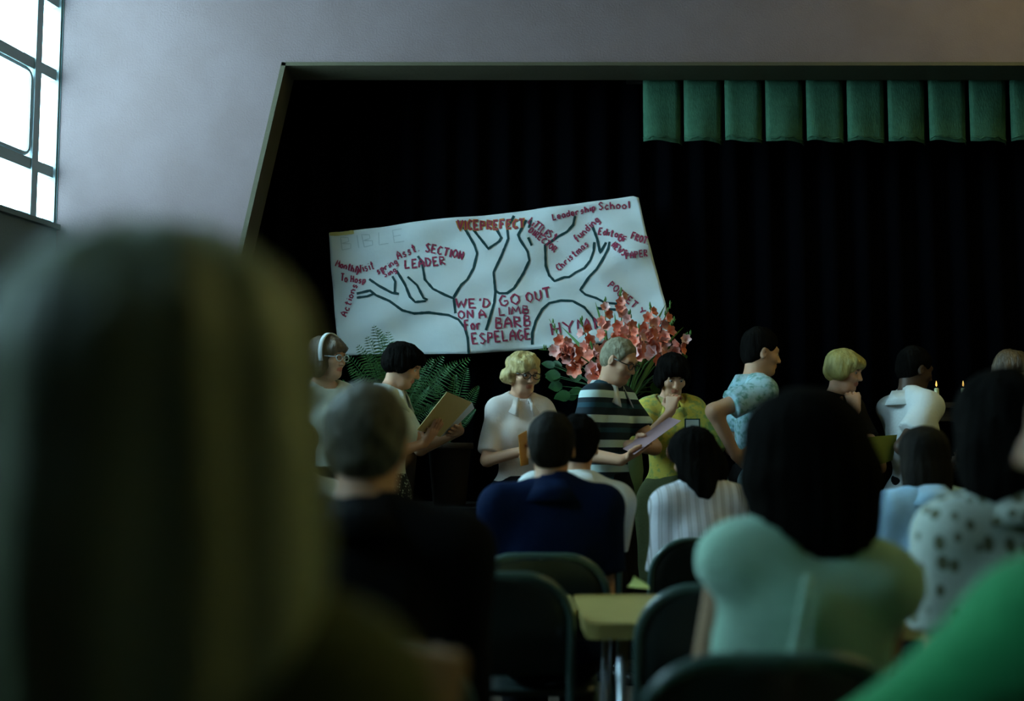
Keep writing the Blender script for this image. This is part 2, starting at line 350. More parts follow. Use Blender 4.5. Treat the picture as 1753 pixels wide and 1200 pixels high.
def paper_y(x, z):
    return BY - 0.03 - 0.014 * math.sin(3.1 * x + 1.7 * z) - 0.009 * math.sin(9 * x - 5 * z + 1) - 0.008 * math.sin(-7 * x + 13 * z) - 0.005 * math.sin(19 * x + 14 * z + 2) - 0.0045 * math.sin(27 * z - 11 * x)
def pp(px, py, lift=0.0):
    p = at(px, py, BY); p.y = paper_y(p.x, p.z) - lift; return p
top = [(565, 401), (650, 391), (740, 378), (850, 367), (950, 355), (1030, 345), (1082, 338), (1092, 341)]
bot = [(583, 610), (660, 606), (740, 607), (800, 607), (880, 601), (960, 594), (1060, 586), (1146, 578)]
lefte = [(565, 401), (569, 470), (574, 540), (583, 610)]; righte = [(1092, 341), (1106, 405), (1122, 460), (1138, 520), (1146, 578)]
def samp(pl, u):
    L = [math.dist(a, c) for a, c in zip(pl, pl[1:])]; t = u * sum(L)
    for (a, c), l in zip(zip(pl, pl[1:]), L):
        if t <= l + 1e-6: return (a[0] + (c[0] - a[0]) * t / l, a[1] + (c[1] - a[1]) * t / l)
        t -= l
    return pl[-1]
NU, NV = 110, 44; v = []; f = []
for i in range(NU + 1):
    for j in range(NV + 1):
        u, w = i / NU, j / NV
        T, B_, L_, R_ = samp(top, u), samp(bot, u), samp(lefte, w), samp(righte, w)
        c = [(1 - w) * T[k] + w * B_[k] + (1 - u) * L_[k] + u * R_[k] - ((1 - u) * (1 - w) * top[0][k] + u * (1 - w) * top[-1][k] + (1 - u) * w * bot[0][k] + u * w * bot[-1][k]) for k in (0, 1)]
        v.append(pp(*c))
for i in range(NU):
    for j in range(NV): a = i * (NV + 1) + j; f.append((a, a + 1, a + NV + 2, a + NV + 1))
ban = empty('paper_banner', at(850, 605, BY)); tag(ban, 'long white paper banner painted with a bare tree and red handwriting', 'banner')
def banchild(o): o.parent = ban; o.matrix_parent_inverse = Matrix.Translation(-ban.location); return o
o = banchild(mesh_obj('sheet', v, f, M['paper'], None, True)); md = o.modifiers.new('t', 'SOLIDIFY'); md.thickness = 0.0008; md.offset = -1
def ribbon(b, pts, w, lift=0.003):
    """flat marker stroke through photo points lying on the paper"""
    q = []
    for a, c in zip(pts, pts[1:]):
        n = max(1, int(math.dist(a, c) / 4)); q += [(a[0] + (c[0] - a[0]) * k / n, a[1] + (c[1] - a[1]) * k / n) for k in range(n)]
    q.append(pts[-1]); L = []; R = []
    for i, p in enumerate(q):
        a = q[max(0, i - 1)]; c = q[min(len(q) - 1, i + 1)]; dx, dy = c[0] - a[0], c[1] - a[1]; l = math.hypot(dx, dy) or 1
        ww = w * (0.85 + 0.3 * random.random()); nx, ny = -dy / l * ww / 2, dx / l * ww / 2
        L.append(pp(p[0] + nx, p[1] + ny, lift)); R.append(pp(p[0] - nx, p[1] - ny, lift))
    n = len(q); b.add(L + R, [(i, i + 1, n + i + 1, n + i) for i in range(n - 1)])
tree = [[(803, 607), (801, 580), (796, 562), (785, 548), (768, 540), (735, 536), (710, 538), (690, 533), (668, 517), (645, 507), (641, 504), (635, 499), (612, 504)], [(641, 505), (630, 509), (612, 511)],
        [(633, 479), (650, 491), (672, 503), (684, 505)], [(673, 475), (678, 484), (677, 502)], [(680, 465), (695, 490), (703, 510), (712, 519), (730, 517)], [(699, 476), (715, 490), (726, 512), (733, 515)],
        [(716, 440), (723, 450), (728, 480), (742, 496), (762, 506), (777, 512), (780, 537)], [(777, 510), (790, 489), (800, 480), (811, 460), (817, 435), (812, 420), (803, 404), (794, 390)],
        [(811, 394), (823, 410), (836, 427), (855, 414), (858, 408), (849, 391), (835, 377)], [(880, 370), (868, 391), (870, 410), (858, 440), (845, 468), (848, 500), (846, 520), (836, 555), (832, 567)],
        [(901, 378), (887, 404), (890, 412), (903, 432), (906, 447), (896, 468), (880, 494), (868, 503), (855, 503), (849, 499)],
        [(909, 378), (905, 392)], [(904, 408), (910, 422)], [(984, 371), (981, 386), (970, 398), (955, 406), (933, 421), (934, 455), (940, 472), (949, 482), (966, 475), (974, 475), (985, 467), (1000, 460), (1010, 447), (1016, 430), (1017, 415)],
        [(1014, 389), (1022, 410), (1027, 434), (1037, 416)], [(1043, 415), (1040, 428), (1030, 447), (1020, 463), (1008, 475), (993, 497), (1002, 505), (1020, 511), (1035, 519), (1056, 521)], [(1021, 528), (1056, 531)],
        [(911, 590), (911, 570), (917, 550), (928, 530), (940, 519), (960, 515), (980, 516), (1000, 527), (1015, 545), (1021, 562)]]
b = MB()
for t in tree: ribbon(b, t, 4.2, 0.003)
o = banchild(b.build('painted_branches', M['green_ink'])); o['label'] = 'dark green painted outline of a bare branching tree'
G = {'A': '0,0 .1,.6 .45,1 .8,.6 .9,0|.1,.42 .85,.42', 'B': '.1,0 .1,1 .7,.9 .7,.6 .1,.52 .85,.4 .8,.05 .1,0', 'C': '.9,.85 .5,1 .1,.6 .15,.2 .5,0 .9,.12', 'D': '.1,0 .1,1 .6,.9 .9,.5 .6,.08 .1,0',
     'E': '.85,1 .1,1 .1,0 .9,.02|.1,.5 .7,.52', 'F': '.9,1 .1,1 .1,0|.1,.52 .7,.55', 'G': '.85,.85 .5,1 .12,.6 .2,.15 .55,0 .9,.2 .9,.45 .55,.45', 'H': '.1,0 .1,1|.85,0 .85,1|.1,.5 .85,.5', 'I': '.5,0 .5,1',
     'K': '.1,0 .1,1|.85,1 .1,.45 .9,0', 'L': '.1,1 .1,0 .85,.03', 'M': '0,0 .15,1 .5,.35 .85,1 1,0', 'N': '.1,0 .1,1 .85,0 .85,1', 'O': '.5,1 .1,.7 .1,.3 .5,0 .9,.3 .9,.7 .5,1', 'P': '.1,0 .1,1 .75,.9 .75,.58 .1,.48',
     'R': '.1,0 .1,1 .75,.9 .75,.6 .1,.5 .9,0', 'S': '.85,.88 .45,1 .12,.78 .5,.52 .88,.25 .5,0 .1,.12', 'T': '0,1 1,1|.5,1 .5,0', 'U': '.1,1 .12,.25 .5,0 .85,.25 .88,1', 'V': '0,1 .45,0 .95,1', 'W': '0,1 .2,0 .5,.7 .75,0 1,1',
     'X': '0,0 .9,1|.9,0 .05,1', 'Y': '0,1 .5,.5 .95,1|.5,.5 .45,0', "'": '.5,1 .4,.72', '.': '.4,.06 .55,0', 'a': '.8,.6 .3,.62 .1,.3 .35,0 .8,.2 .8,.6 .85,0', 'c': '.8,.52 .45,.62 .12,.3 .4,0 .85,.1', 'd': '.8,1 .8,0|.8,.5 .3,.6 .1,.3 .35,0 .8,.15',
     'e': '.12,.32 .85,.36 .6,.62 .2,.55 .1,.2 .4,0 .85,.1', 'f': '.8,.9 .5,1 .35,.7 .35,-.1|.1,.5 .75,.5', 'g': '.8,.55 .35,.62 .12,.3 .4,.05 .8,.25|.8,.6 .8,-.25 .2,-.3', 'h': '.1,1 .1,0|.1,.4 .5,.62 .8,.4 .82,0', 'i': '.5,.6 .5,0|.5,.8 .5,.86', 'l': '.5,1 .5,0',
     'm': '.05,.6 .05,0|.05,.45 .3,.6 .5,.4 .5,0|.5,.42 .75,.6 .95,.4 .95,0', 'n': '.1,.6 .1,0|.1,.42 .5,.62 .82,.4 .85,0', 'o': '.5,.62 .12,.4 .2,.05 .6,0 .88,.3 .5,.62', 'p': '.15,.6 .15,-.3|.15,.55 .7,.6 .8,.3 .5,.02 .15,.1', 'r': '.15,.6 .15,0|.15,.4 .45,.6 .85,.55',
     's': '.8,.52 .4,.62 .2,.45 .75,.2 .5,0 .12,.08', 't': '.5,1 .45,.05 .8,0|.15,.68 .85,.7', 'u': '.1,.6 .15,.1 .5,0 .8,.2|.82,.6 .85,0', 'y': '.1,.6 .45,.1|.85,.6 .3,-.3', 'v': '.1,.6 .45,0 .85,.6', 'w': '0,.6 .25,0 .5,.5 .75,0 1,.6'}
WID = {'I': 0.45, 'i': 0.45, 'l': 0.45, "'": 0.4, '.': 0.4, ' ': 0.7, 'M': 1.15, 'W': 1.25, 'm': 1.2, 'w': 1.2}
def write(b, s, p0, p1, h, w=3.2, lift=0.0045, bend=0.0):
    tot = sum(WID.get(c, 0.95) for c in s); L = math.dist(p0, p1); dx, dy = (p1[0] - p0[0]) / L, (p1[1] - p0[1]) / L; x = 0.0
    for c in s:
        cw = WID.get(c, 0.95) / tot * L
        if c in G:
            jy = random.uniform(-0.05, 0.05) * h; jr = random.uniform(-0.08, 0.08)
            for st in G[c].split('|'):
                pts = []
                for q in st.split():
                    u, v_ = map(float, q.split(',')); lx = x + u * cw * 0.82 + jr * v_ * cw; ly = v_ * h + jy + bend * math.sin(math.pi * min(1, lx / L))
                    pts.append((p0[0] + dx * lx + dy * ly, p0[1] + dy * lx - dx * ly))
                ribbon(b, pts, w, lift)
        x += cw
for a in [("WE'D", (781, 527), (842, 528), 15), ('GO', (856, 527), (895, 520), 18), ('OUT', (902, 519), (946, 509), 17), ('ON', (785, 547), (814, 545), 14), ('A', (821, 547), (836, 545), 15), ('LIMB', (854, 541), (909, 537), 13),
          ('For', (797, 567), (826, 564), 17), ('BARB', (848, 563), (912, 558), 18), ('ESPELAGE', (809, 591), (912, 580), 18),
          ("Asst.", (683, 446), (720, 430), 13), ('SECTION', (728, 432), (794, 446), 14), ('LEADER', (694, 462), (766, 454), 14), ('Monthly', (576, 458), (617, 470), 11), ('Visit', (616, 469), (644, 460), 13),
          ('To', (584, 482), (597, 484), 12), ('Hosp', (601, 484), (628, 487), 11), ('Actions', (594, 543), (614, 487), 11), ('spring', (648, 471), (684, 452), 10), ('Sing', (660, 477), (682, 466), 9),
          ('Leadership', (946, 379), (1021, 361), 10), ('School', (1024, 361), (1079, 358), 12), ('LiTTLE', (903, 383), (936, 408), 12), ('St.', (936, 405), (956, 416), 12), ('DIRECTOR', (904, 398), (950, 434), 10),
          ('Christmas', (957, 464), (1009, 419), 11), ('funding', (987, 415), (1028, 378), 12), ('Editor', (1023, 402), (1066, 410), 11), ('OF', (1056, 414), (1073, 417), 9), ('FROT.', (1078, 411), (1108, 422), 12),
          ('NEWS', (1045, 423), (1066, 442), 11), ('PAPER', (1070, 446), (1109, 441), 11), ('POCKET', (1039, 491), (1086, 530), 12), ('HYMN', (944, 575), (1040, 562), 20), ('Y', (1092, 533), (1101, 541), 9)]:
    b = MB(); write(b, *a, w=3.0 if a[3] > 13 else 2.5); banchild(b.build('lettering', M['red_ink']))
b = MB(); write(b, 'VICEPREFECT', (784, 394), (900, 392), 15, 5.2, 0.004); o = banchild(b.build('orange_outline', M['orange_ink'])); o['label'] = 'orange marker outline behind the red words'
b = MB(); write(b, 'VICEPREFECT', (784, 394), (900, 392), 15, 2.4, 0.0055); banchild(b.build('title_lettering', M['red_ink']))
b = MB(); write(b, 'BIBLE', (585, 430), (700, 415), 22, 1.4, 0.003); o = banchild(b.build('pencil_lettering', M['pencil'])); o['label'] = 'faint unfinished pencil lettering'
b = MB(); ribbon(b, [(566, 403), (585, 402), (607, 399)], 6, 0.004); banchild(b.build('tape', M['tape']))

# ------------------------------------------------------------------ implicit surfaces: smooth unions of cones and ellipsoids, meshed by surface nets
def A3(v): return np.array(v, dtype=np.float64)
def rot(ax, deg):
    c, s = math.cos(math.radians(deg)), math.sin(math.radians(deg))
    return A3({'x': [[1, 0, 0], [0, c, -s], [0, s, c]], 'y': [[c, 0, s], [0, 1, 0], [-s, 0, c]], 'z': [[c, -s, 0], [s, c, 0], [0, 0, 1]]}[ax])
I3 = np.eye(3)
def cone(a, b, ra, rb, k=0.02, cut=None): return dict(t='c', a=A3(a), b=A3(b), ra=ra, rb=rb, k=k, cut=cut, op='add')
def ell(c, r, R=I3, k=0.02, op='add'): return dict(t='e', c=A3(c), r=A3(r), R=R, k=k, op=op)
def plane(p, n): return dict(t='p', p=A3(p), n=A3(n), op='cut')
def grow(prims, d, k=None):
    out = []
    for p in prims:
        q = dict(p)
        if q['t'] == 'c': q['ra'] += d; q['rb'] += d
        elif q['t'] == 'e': q['r'] = q['r'] + d
        if k: q['k'] = k
        out.append(q)
    return out
def bounds(prims):
    lo, hi = [], []
    for p in prims:
        if p['op'] != 'add': continue
        if p['t'] == 'c':
            lo.append(np.minimum(p['a'] - p['ra'], p['b'] - p['rb'])); hi.append(np.maximum(p['a'] + p['ra'], p['b'] + p['rb']))
        else:
            e = np.sqrt(((p['R'] * p['r'][None, :]) ** 2).sum(1)); lo.append(p['c'] - e); hi.append(p['c'] + e)
    return np.min(lo, 0), np.max(hi, 0)
def axis(lo, hi, h, fine):
    x = [lo]
    while x[-1] < hi:
        s = h
        for a, b_, f in fine:
            if a <= x[-1] <= b_: s = min(s, f)
            elif x[-1] < a < x[-1] + s: s = max(f, a - x[-1] + 1e-4)
        x.append(x[-1] + s)
    return np.array(x)
def field(prims, h, fine=(), disp=None):
    lo, hi = bounds(prims); pad = 2.5 * h
    ax = [axis(lo[i] - pad, hi[i] + pad, h, [(f[0][i], f[1][i], f[2]) for f in fine]) for i in range(3)]
    Fd = np.full([len(a) for a in ax], 0.2, dtype=np.float32)
    for p in prims:
        if p['t'] == 'p':
            n = p['n']; d = (ax[0] - p['p'][0])[:, None, None] * n[0] + (ax[1] - p['p'][1])[None, :, None] * n[1] + (ax[2] - p['p'][2])[None, None, :] * n[2]
            Fd = np.maximum(Fd, d.astype(np.float32)); continue
        l, u = bounds([dict(p, op='add')]); m = 3 * h + p['k']
        sl = tuple(slice(max(0, np.searchsorted(ax[i], l[i] - m) - 1), np.searchsorted(ax[i], u[i] + m) + 1) for i in range(3))
        X = ax[0][sl[0]][:, None, None]; Y = ax[1][sl[1]][None, :, None]; Z = ax[2][sl[2]][None, None, :]
        if p['t'] == 'c':
            d = p['b'] - p['a']; L2 = max(float(d @ d), 1e-12); px, py, pz = X - p['a'][0], Y - p['a'][1], Z - p['a'][2]
            t = np.clip((px * d[0] + py * d[1] + pz * d[2]) / L2, 0, 1)
            D = np.sqrt((px - t * d[0]) ** 2 + (py - t * d[1]) ** 2 + (pz - t * d[2]) ** 2) - (p['ra'] + (p['rb'] - p['ra']) * t)
            if p['cut'] is not None:
                c, n = p['cut']; D = np.maximum(D, (X - c[0]) * n[0] + (Y - c[1]) * n[1] + (Z - c[2]) * n[2])
        else:
            px, py, pz = X - p['c'][0], Y - p['c'][1], Z - p['c'][2]; R = p['R']; r = p['r']
            q = [(px * R[0, i] + py * R[1, i] + pz * R[2, i]) for i in range(3)]
            k0 = np.sqrt(sum((q[i] / r[i]) ** 2 for i in range(3))); k1 = np.sqrt(sum((q[i] / r[i] ** 2) ** 2 for i in range(3))) + 1e-9
            D = k0 * (k0 - 1) / k1
        G0 = Fd[sl]; k = p['k']
        if p['op'] == 'add':
            hh = np.maximum(k - np.abs(G0 - D), 0) / k; Fd[sl] = np.minimum(G0, D) - hh * hh * k * 0.25
        else:
            D = -D; hh = np.maximum(k - np.abs(G0 - D), 0) / k; Fd[sl] = np.maximum(G0, D) + hh * hh * k * 0.25
    if disp is not None:
        Fd = Fd + disp(ax[0][:, None, None], ax[1][None, :, None], ax[2][None, None, :]).astype(np.float32)
    return ax, Fd
def nets(ax, Fd):
    ins = Fd < 0; c = np.zeros([n - 1 for n in Fd.shape], dtype=np.int8)
    for i in (0, 1):
        for j in (0, 1):
            for k in (0, 1): c += ins[i:ins.shape[0] - 1 + i, j:ins.shape[1] - 1 + j, k:ins.shape[2] - 1 + k]
    act = (c > 0) & (c < 8); idx = np.argwhere(act); n = len(idx)
    num = np.full(act.shape, -1, dtype=np.int64); num[act] = np.arange(n)
    acc = np.zeros((n, 3)); cnt = np.zeros(n)
    P = [[ax[d][idx[:, d] + o] for o in (0, 1)] for d in range(3)]
    val = {(i, j, k): Fd[idx[:, 0] + i, idx[:, 1] + j, idx[:, 2] + k].astype(np.float64) for i in (0, 1) for j in (0, 1) for k in (0, 1)}
    for d in range(3):
        for o in ((0, 0), (0, 1), (1, 0), (1, 1)):
            a = list(o); a.insert(d, 0); b_ = list(o); b_.insert(d, 1); va, vb = val[tuple(a)], val[tuple(b_)]
            m = (va < 0) != (vb < 0); t = np.where(m, va / np.where(m, va - vb, 1), 0)
            for q in range(3):
                pa, pb = P[q][a[q]], P[q][b_[q]]; acc[:, q] += np.where(m, pa + (pb - pa) * t, 0)
            cnt += m
    V = acc / cnt[:, None]; Q = []
    for d in range(3):
        e1, e2 = [(1, 2), (2, 0), (0, 1)][d]
        sa = [slice(None)] * 3; sb = [slice(None)] * 3; sa[d] = slice(0, -1); sb[d] = slice(1, None)
        A, B_ = ins[tuple(sa)], ins[tuple(sb)]; ch = A != B_
        for e in (e1, e2):
            w = [slice(None)] * 3; w[e] = 0; ch[tuple(w)] = False; w[e] = -1; ch[tuple(w)] = False
        p = np.argwhere(ch)
        if not len(p): continue
        def cell(o1, o2):
            q = p.copy(); q[:, e1] += o1; q[:, e2] += o2; return num[q[:, 0], q[:, 1], q[:, 2]]
        q = np.stack([cell(-1, -1), cell(0, -1), cell(0, 0), cell(-1, 0)], 1)
        fl = ~A[p[:, 0], p[:, 1], p[:, 2]]; q[fl] = q[fl][:, ::-1]; Q.append(q)
    Q = np.concatenate(Q); return V, Q[(Q >= 0).all(1)]
def blob(name, prims, h, m, parent, fine=(), disp=None, scale=1.0, tint=None):
    V, Q = nets(*field(prims, h, fine, disp))
    if len(V) == 0: return None
    me = bpy.data.meshes.new(name); me.vertices.add(len(V)); me.vertices.foreach_set('co', (V * scale).astype(np.float32).ravel())
    me.loops.add(Q.size); me.loops.foreach_set('vertex_index', Q.astype(np.int32).ravel())
    me.polygons.add(len(Q)); me.polygons.foreach_set('loop_start', np.arange(0, Q.size, 4, dtype=np.int32))
    me.polygons.foreach_set('use_smooth', np.ones(len(Q), dtype=bool)); me.update(); me.validate(); me.materials.append(m)
    if tint is not None:
        at_ = me.color_attributes.new('tint', 'FLOAT_COLOR', 'POINT'); at_.data.foreach_set('color', tint(V).astype(np.float32).ravel())
    o = bpy.data.objects.new(name, me); COL.objects.link(o); o.parent = parent; return o
def waves(amp, freq, seed, stretch=(1, 1, 1), n=7):
    g = np.random.default_rng(seed); D = g.normal(size=(n, 3)); D /= np.linalg.norm(D, axis=1)[:, None]; D *= A3(stretch) * freq * g.uniform(0.6, 1.5, (n, 1)); ph = g.uniform(0, 6.3, n)
    return lambda X, Y, Z: amp / n * 1.6 * sum(np.sin(D[i, 0] * X + D[i, 1] * Y + D[i, 2] * Z + ph[i]) for i in range(n))
def locks(c, amp, nl, seed, zf=6.0):
    """vertical locks of hair around a centre line"""
    g = np.random.default_rng(seed); ph = g.uniform(0, 6.3, 4)
    def f(X, Y, Z):
        a = np.arctan2(X - c[0], Y - c[1]) + 0 * Z; return amp * (0.6 * np.sin(nl * a + zf * Z + ph[0] + 1.2 * np.sin(5 * Z + ph[1])) + 0.4 * np.sin((nl * 1.7) * a - zf * 0.7 * Z + ph[2]))
    return f

# ------------------------------------------------------------------ people
def ik(a, b, l1, l2, pole):
    a, b, pole = A3(a), A3(b), A3(pole); d = b - a; L = np.linalg.norm(d); u = d / L
    if L > (l1 + l2) * 0.995: L = (l1 + l2) * 0.995; b = a + u * L
    x = (l1 * l1 - l2 * l2 + L * L) / (2 * L); hgt = math.sqrt(max(l1 * l1 - x * x, 0)); w = pole - u * (pole @ u); w /= np.linalg.norm(w) + 1e-9
    return a + u * x + w * hgt, b
def hand(wr, f, n, curl, side, s=1.0):
    f = A3(f); f /= np.linalg.norm(f); n = A3(n); n = n - f * (n @ f); n /= np.linalg.norm(n); t = np.cross(f, n) * (1 if side > 0 else -1); P = []; hold = curl < 0; curl = 0.02 if hold else curl
    kn = [wr + f * 0.088 * s + t * o * s for o in (0.031, 0.0105, -0.0105, -0.031)]
    for q in kn: P.append(cone(wr + f * 0.012 * s + t * ((q - wr) @ t) * 0.5, q, 0.017 * s, 0.0125 * s, 0.012))
    for q, L, sp in zip(kn, (0.072, 0.082, 0.076, 0.06), (0.10, 0.03, -0.04, -0.12)):
        a = q; ang = 0.05 if hold else 0.15
        for fr, c in ((0.45, 1.0), (0.31, 1.1), (0.24, 0.8)):
            ang += curl * c * 1.15; d = f * math.cos(ang) + n * math.sin(ang) + t * sp * (1 - curl); d /= np.linalg.norm(d); b_ = a + d * L * fr * s
            P.append(cone(a, b_, 0.0095 * s, 0.008 * s, 0.004)); a = b_
    a = wr + f * 0.03 * s + t * 0.024 * s
    for d, L in ((t * .50 + f * .45 + n * .70, .042), (f * .95 + n * .06 - t * .12, .034), (f * .95 - n * .08, .026)) if hold else ((t * 0.8 + f * 0.5 + n * 0.3, 0.042), (t * (0.5 - 0.5 * curl) + f * 0.8 + n * (0.2 + 0.6 * curl), 0.034), (f * 0.8 + n * (0.2 + 0.8 * curl) - t * 0.4 * curl, 0.026)):
        d = d / np.linalg.norm(d); b_ = a + d * L * s; P.append(cone(a, b_, 0.0125 * s, 0.0095 * s, 0.006)); a = b_
    return P
def head_prims(C, R, sex, k=0.012):
    g = lambda x, y, z: C + R @ A3((x, y, z)); j = 1.0 if sex == 'm' else 0.94
    P = [ell(g(0, -.012, .03), (.073, .093, .085), R, .02), ell(g(0, .022, -.03), (.058 * j, .066, .082), R, .03), cone(g(-.022, .05, -.088), g(.022, .05, -.088), .022 * j, .022 * j, .03), ell(g(0, .066, -.092), (.018 * j, .018, .016), R, .02),
         cone(g(-.034, .074, .024), g(.034, .074, .024), .014, .014, .016), cone(g(0, .084, .012), g(0, .103, -.028), .0075, .0115, .01), ell(g(-.012, .094, -.033), (.008, .010, .007), R, .006), ell(g(.012, .094, -.033), (.008, .010, .007), R, .006),
         ell(g(-.036, .058, -.022), (.026, .026, .022), R, .02), ell(g(.036, .058, -.022), (.026, .026, .022), R, .02)]
    for s in (-1, 1): P.append(dict(ell(g(s * .030, .096, .003), (.016, .016, .011), R, .010), op='sub'))
    P += [ell(g(0, .082, -.053), (.021, .013, .006), R, .006), ell(g(0, .080, -.064), (.018, .013, .007), R, .006)]
    for s in (-1, 1): P += [ell(g(s * .076, -.006, -.004), (.009, .019, .031), R @ rot('z', -s * 18), .008), dict(ell(g(s * .085, .0, -.002), (.006, .010, .016), R, .004), op='sub')]
    return P
def face_tint(C, R, sex, hs=1.0):
    def f(V):
        q = (V - C) @ R / hs; x, y, z = np.abs(q[:, 0]), q[:, 1], q[:, 2]; T = np.ones((len(V), 4))
        lip = (x < .022) & (z < -.048) & (z > -.071) & (y > .075); T[lip, :3] = (0.86, 0.50, 0.48) if sex == 'f' else (0.9, 0.66, 0.62)
        br = (x > .013) & (x < .046) & (z > .017) & (z < .027) & (y > .06); T[br, :3] = (0.30, 0.27, 0.25); return T
    return f
def scale_prims(P, C, k):
    out = []
    for p in P:
        q = dict(p)
        for n in ('a', 'b', 'c', 'p'):
            if n in q: q[n] = C + (q[n] - C) * k
        for n in ('ra', 'rb', 'r'):
            if n in q: q[n] = q[n] * k
        out.append(q)
    return out
def person(label, px, ytop, D, yaw, pose='stand', sex='f', lean=0.0, side=0.0, head=(0, 0, 0), arms=None, hair=None, wear=(), skin='skin', fineh=0.006, group=None, build=1.0, spread=0.0, hairm=None, shoulder=0.0, hs=1.0, tw=1.0):
    """px, ytop = photo pixel of the crown, D = distance of the head; arms = {side: (wrist world point or local tuple, elbow pole, finger dir, palm normal, curl)}"""
    Rt = rot('y', side) @ rot('x', -lean); pel = A3((0, 0, 0)); fem = sex == 'f'
    Rh = rot('z', head[0]) @ rot('x', -head[1]) @ rot('y', head[2])
    Rn = rot('z', head[0] * 0.5) @ rot('x', -(lean * 0.5 + head[1] * 0.5)) @ rot('y', head[2] * 0.5)
    N0 = Rt @ A3((0, -0.01, 0.525)); HC = N0 + Rn @ A3((0, 0.028, 0.125)); topz = HC[2] + 0.112 * hs
    ztop = at(px, ytop, D).z
    if pose == 'stand': S = ztop / (topz + 0.93); pz = 0.93
    else: S = (ztop - 0.445) / (topz + 0.112); pz = 0.445 / S + 0.112
    P0 = A3((0, 0, pz)); Rw = rot('z', yaw); hw = Rw @ (HC * A3((1, 1, 0))) * S; hp = at(px, ytop + 60, D)
    loc = Vector((hp.x - hw[0], D - hw[1], 0)); root = empty('person', loc, math.radians(yaw)); tag(root, label, 'person', group)
    def L(w):                                                   # world -> local
        if isinstance(w, Vector): return Rw.T @ (A3(w) - A3(loc)) / S
        return A3(w) if len(w) == 3 else A3(w[:3]) + P0
    T = lambda x, y, z: P0 + Rt @ A3((x, y, z)); HC = HC + P0; bw = build
    sx = (0.148 if fem else 0.172) * bw; rb = (0.133 if fem else 0.150) * bw * tw
    pelv = [ell(T(0, 0, 0), (.155 * bw if fem else .148 * bw, .108, .11), Rt, .05), ell(T(-.07, -.045, -.03), (.08, .08, .08), Rt, .04), ell(T(.07, -.045, -.03), (.08, .08, .08), Rt, .04)]
    tors = [ell(T(0, .0, .14), ((.115 if fem else .135) * bw * tw, .09 * bw, .15), Rt, .07), ell(T(0, -.005, .31), (rb, .102 * bw, .17), Rt, .06), cone(T(-sx * .92, -.012, .445 + shoulder), T(sx * .92, -.012, .445 + shoulder), .052, .052, .05)]
    for s in (-1, 1): tors.append(cone(T(s * .03, -.022, .51), T(s * sx * .8, -.016, .462 + shoulder), .036, .036, .05))
    if fem: tors += [ell(T(s * .062, .072, .295), (.056, .045, .06), Rt, .05) for s in (-1, 1)]
    neck = [cone(T(0, -.018, .46), HC + Rh @ A3((0, -.018, -.055)), .052 if fem else .058, .047 if fem else .055, .03)]
    uppers, fores, hands, hps = {}, {}, [], {}
    at_ = .88 if fem else 1.0
    for s in (-1, 1):
        sh = T(s * sx, -.012, .445 + shoulder); spec = (arms or {}).get(s)
        if spec is None:
            spec = ((s * (.25 + spread), .06, pz - .12), (s * .4, -1, 0), (0, .15, -1), (-s, 0, 0), .35) if pose == 'stand' else ((s * .13, .27, pz + .045), (s * .22, -1, -.4), (-s * .25, 1, -.15), (0, 0, -1), .25)
        wr = L(spec[0]); loc_dir = lambda w: Rw.T @ A3(w) if isinstance(w, Vector) else A3(w)
        el, wr = ik(sh, wr, .285, .245, loc_dir(spec[1]))
        uppers[s] = (sh, el); fores[s] = (el, wr); hd = loc_dir(spec[2]); hands += hand(wr, hd, loc_dir(spec[3]), spec[4], s, .98 if not fem else .92); hps[s] = wr
    armp = []
    for s in (-1, 1): armp += [cone(*uppers[s], .050 * at_, .039 * at_, .03), cone(*fores[s], .040 * at_, .027 * at_, .015)]
    legs, feet = [], []
    for s in (-1, 1):
        hip = P0 + A3((s * .085, .0, -.03))
        if pose == 'stand': kn, an = ik(hip, (s * .085, -.01 + .04 * s, .085), .42, .41, (0, 1, 0))
        else: kn, an = ik(hip, (s * .10, .36, .085), .43, .41, (s * .06, 1, .9))
        legs += [cone(hip, kn, .083, .054, .05), cone(kn, an, .052, .034, .02), ell(kn * .65 + an * .35 + A3((0, -.02, 0)), (.046, .046, .09), I3, .04)]
        feet += [cone(an + A3((0, -.03, -.045)), an + A3((0, .10, -.055)), .036, .03, .03), cone(an + A3((0, .10, -.055)), an + A3((s * .008, .165, -.058)), .032, .024, .02), cone(an, an + A3((0, -.01, -.03)), .034, .036, .02)]
    seatcut = [plane((0, 0, .428 / S), (0, 0, -1))] if pose != 'stand' else []
    thighs, shins = legs[0:1] + legs[3:4], legs[1:3] + legs[4:6]
    prims = pelv + tors + thighs + seatcut + neck + armp + shins + feet + scale_prims(head_prims(HC, Rh, sex), HC, hs) + hands
    fine = [(HC - .13, HC + .13, fineh)] + [(hps[s] - .10, hps[s] + .10, max(fineh, .0075)) for s in (-1, 1)]
    body = blob('body', prims, .016, M[skin], root, fine, None, S, face_tint(HC, Rh, sex, hs))
    g0 = lambda x, y, z: HC + Rh @ A3((x, y, z))
    g = lambda x, y, z: HC + Rh @ A3((x, y, z)) * hs
    for s in (-1, 1):
        for nm, dy, r, m in (('eye', .0725, .0115, 'eye'), ('iris', .0785, .0066, 'iris')):
            o = MB(); c = g(s * .030, dy, .003) * S; o.lathe([(r * S * math.sin(math.pi * q / 6) + 1e-5, -r * S * math.cos(math.pi * q / 6)) for q in range(7)], 10, c); o.build(nm, M[m], root, True)
    if hair:
        hp_, hd_ = hair(g0, Rh); blob('hair', scale_prims(hp_, HC, hs), .0085 if fineh < .007 else .010, M[hairm], root, (), hd_, S)
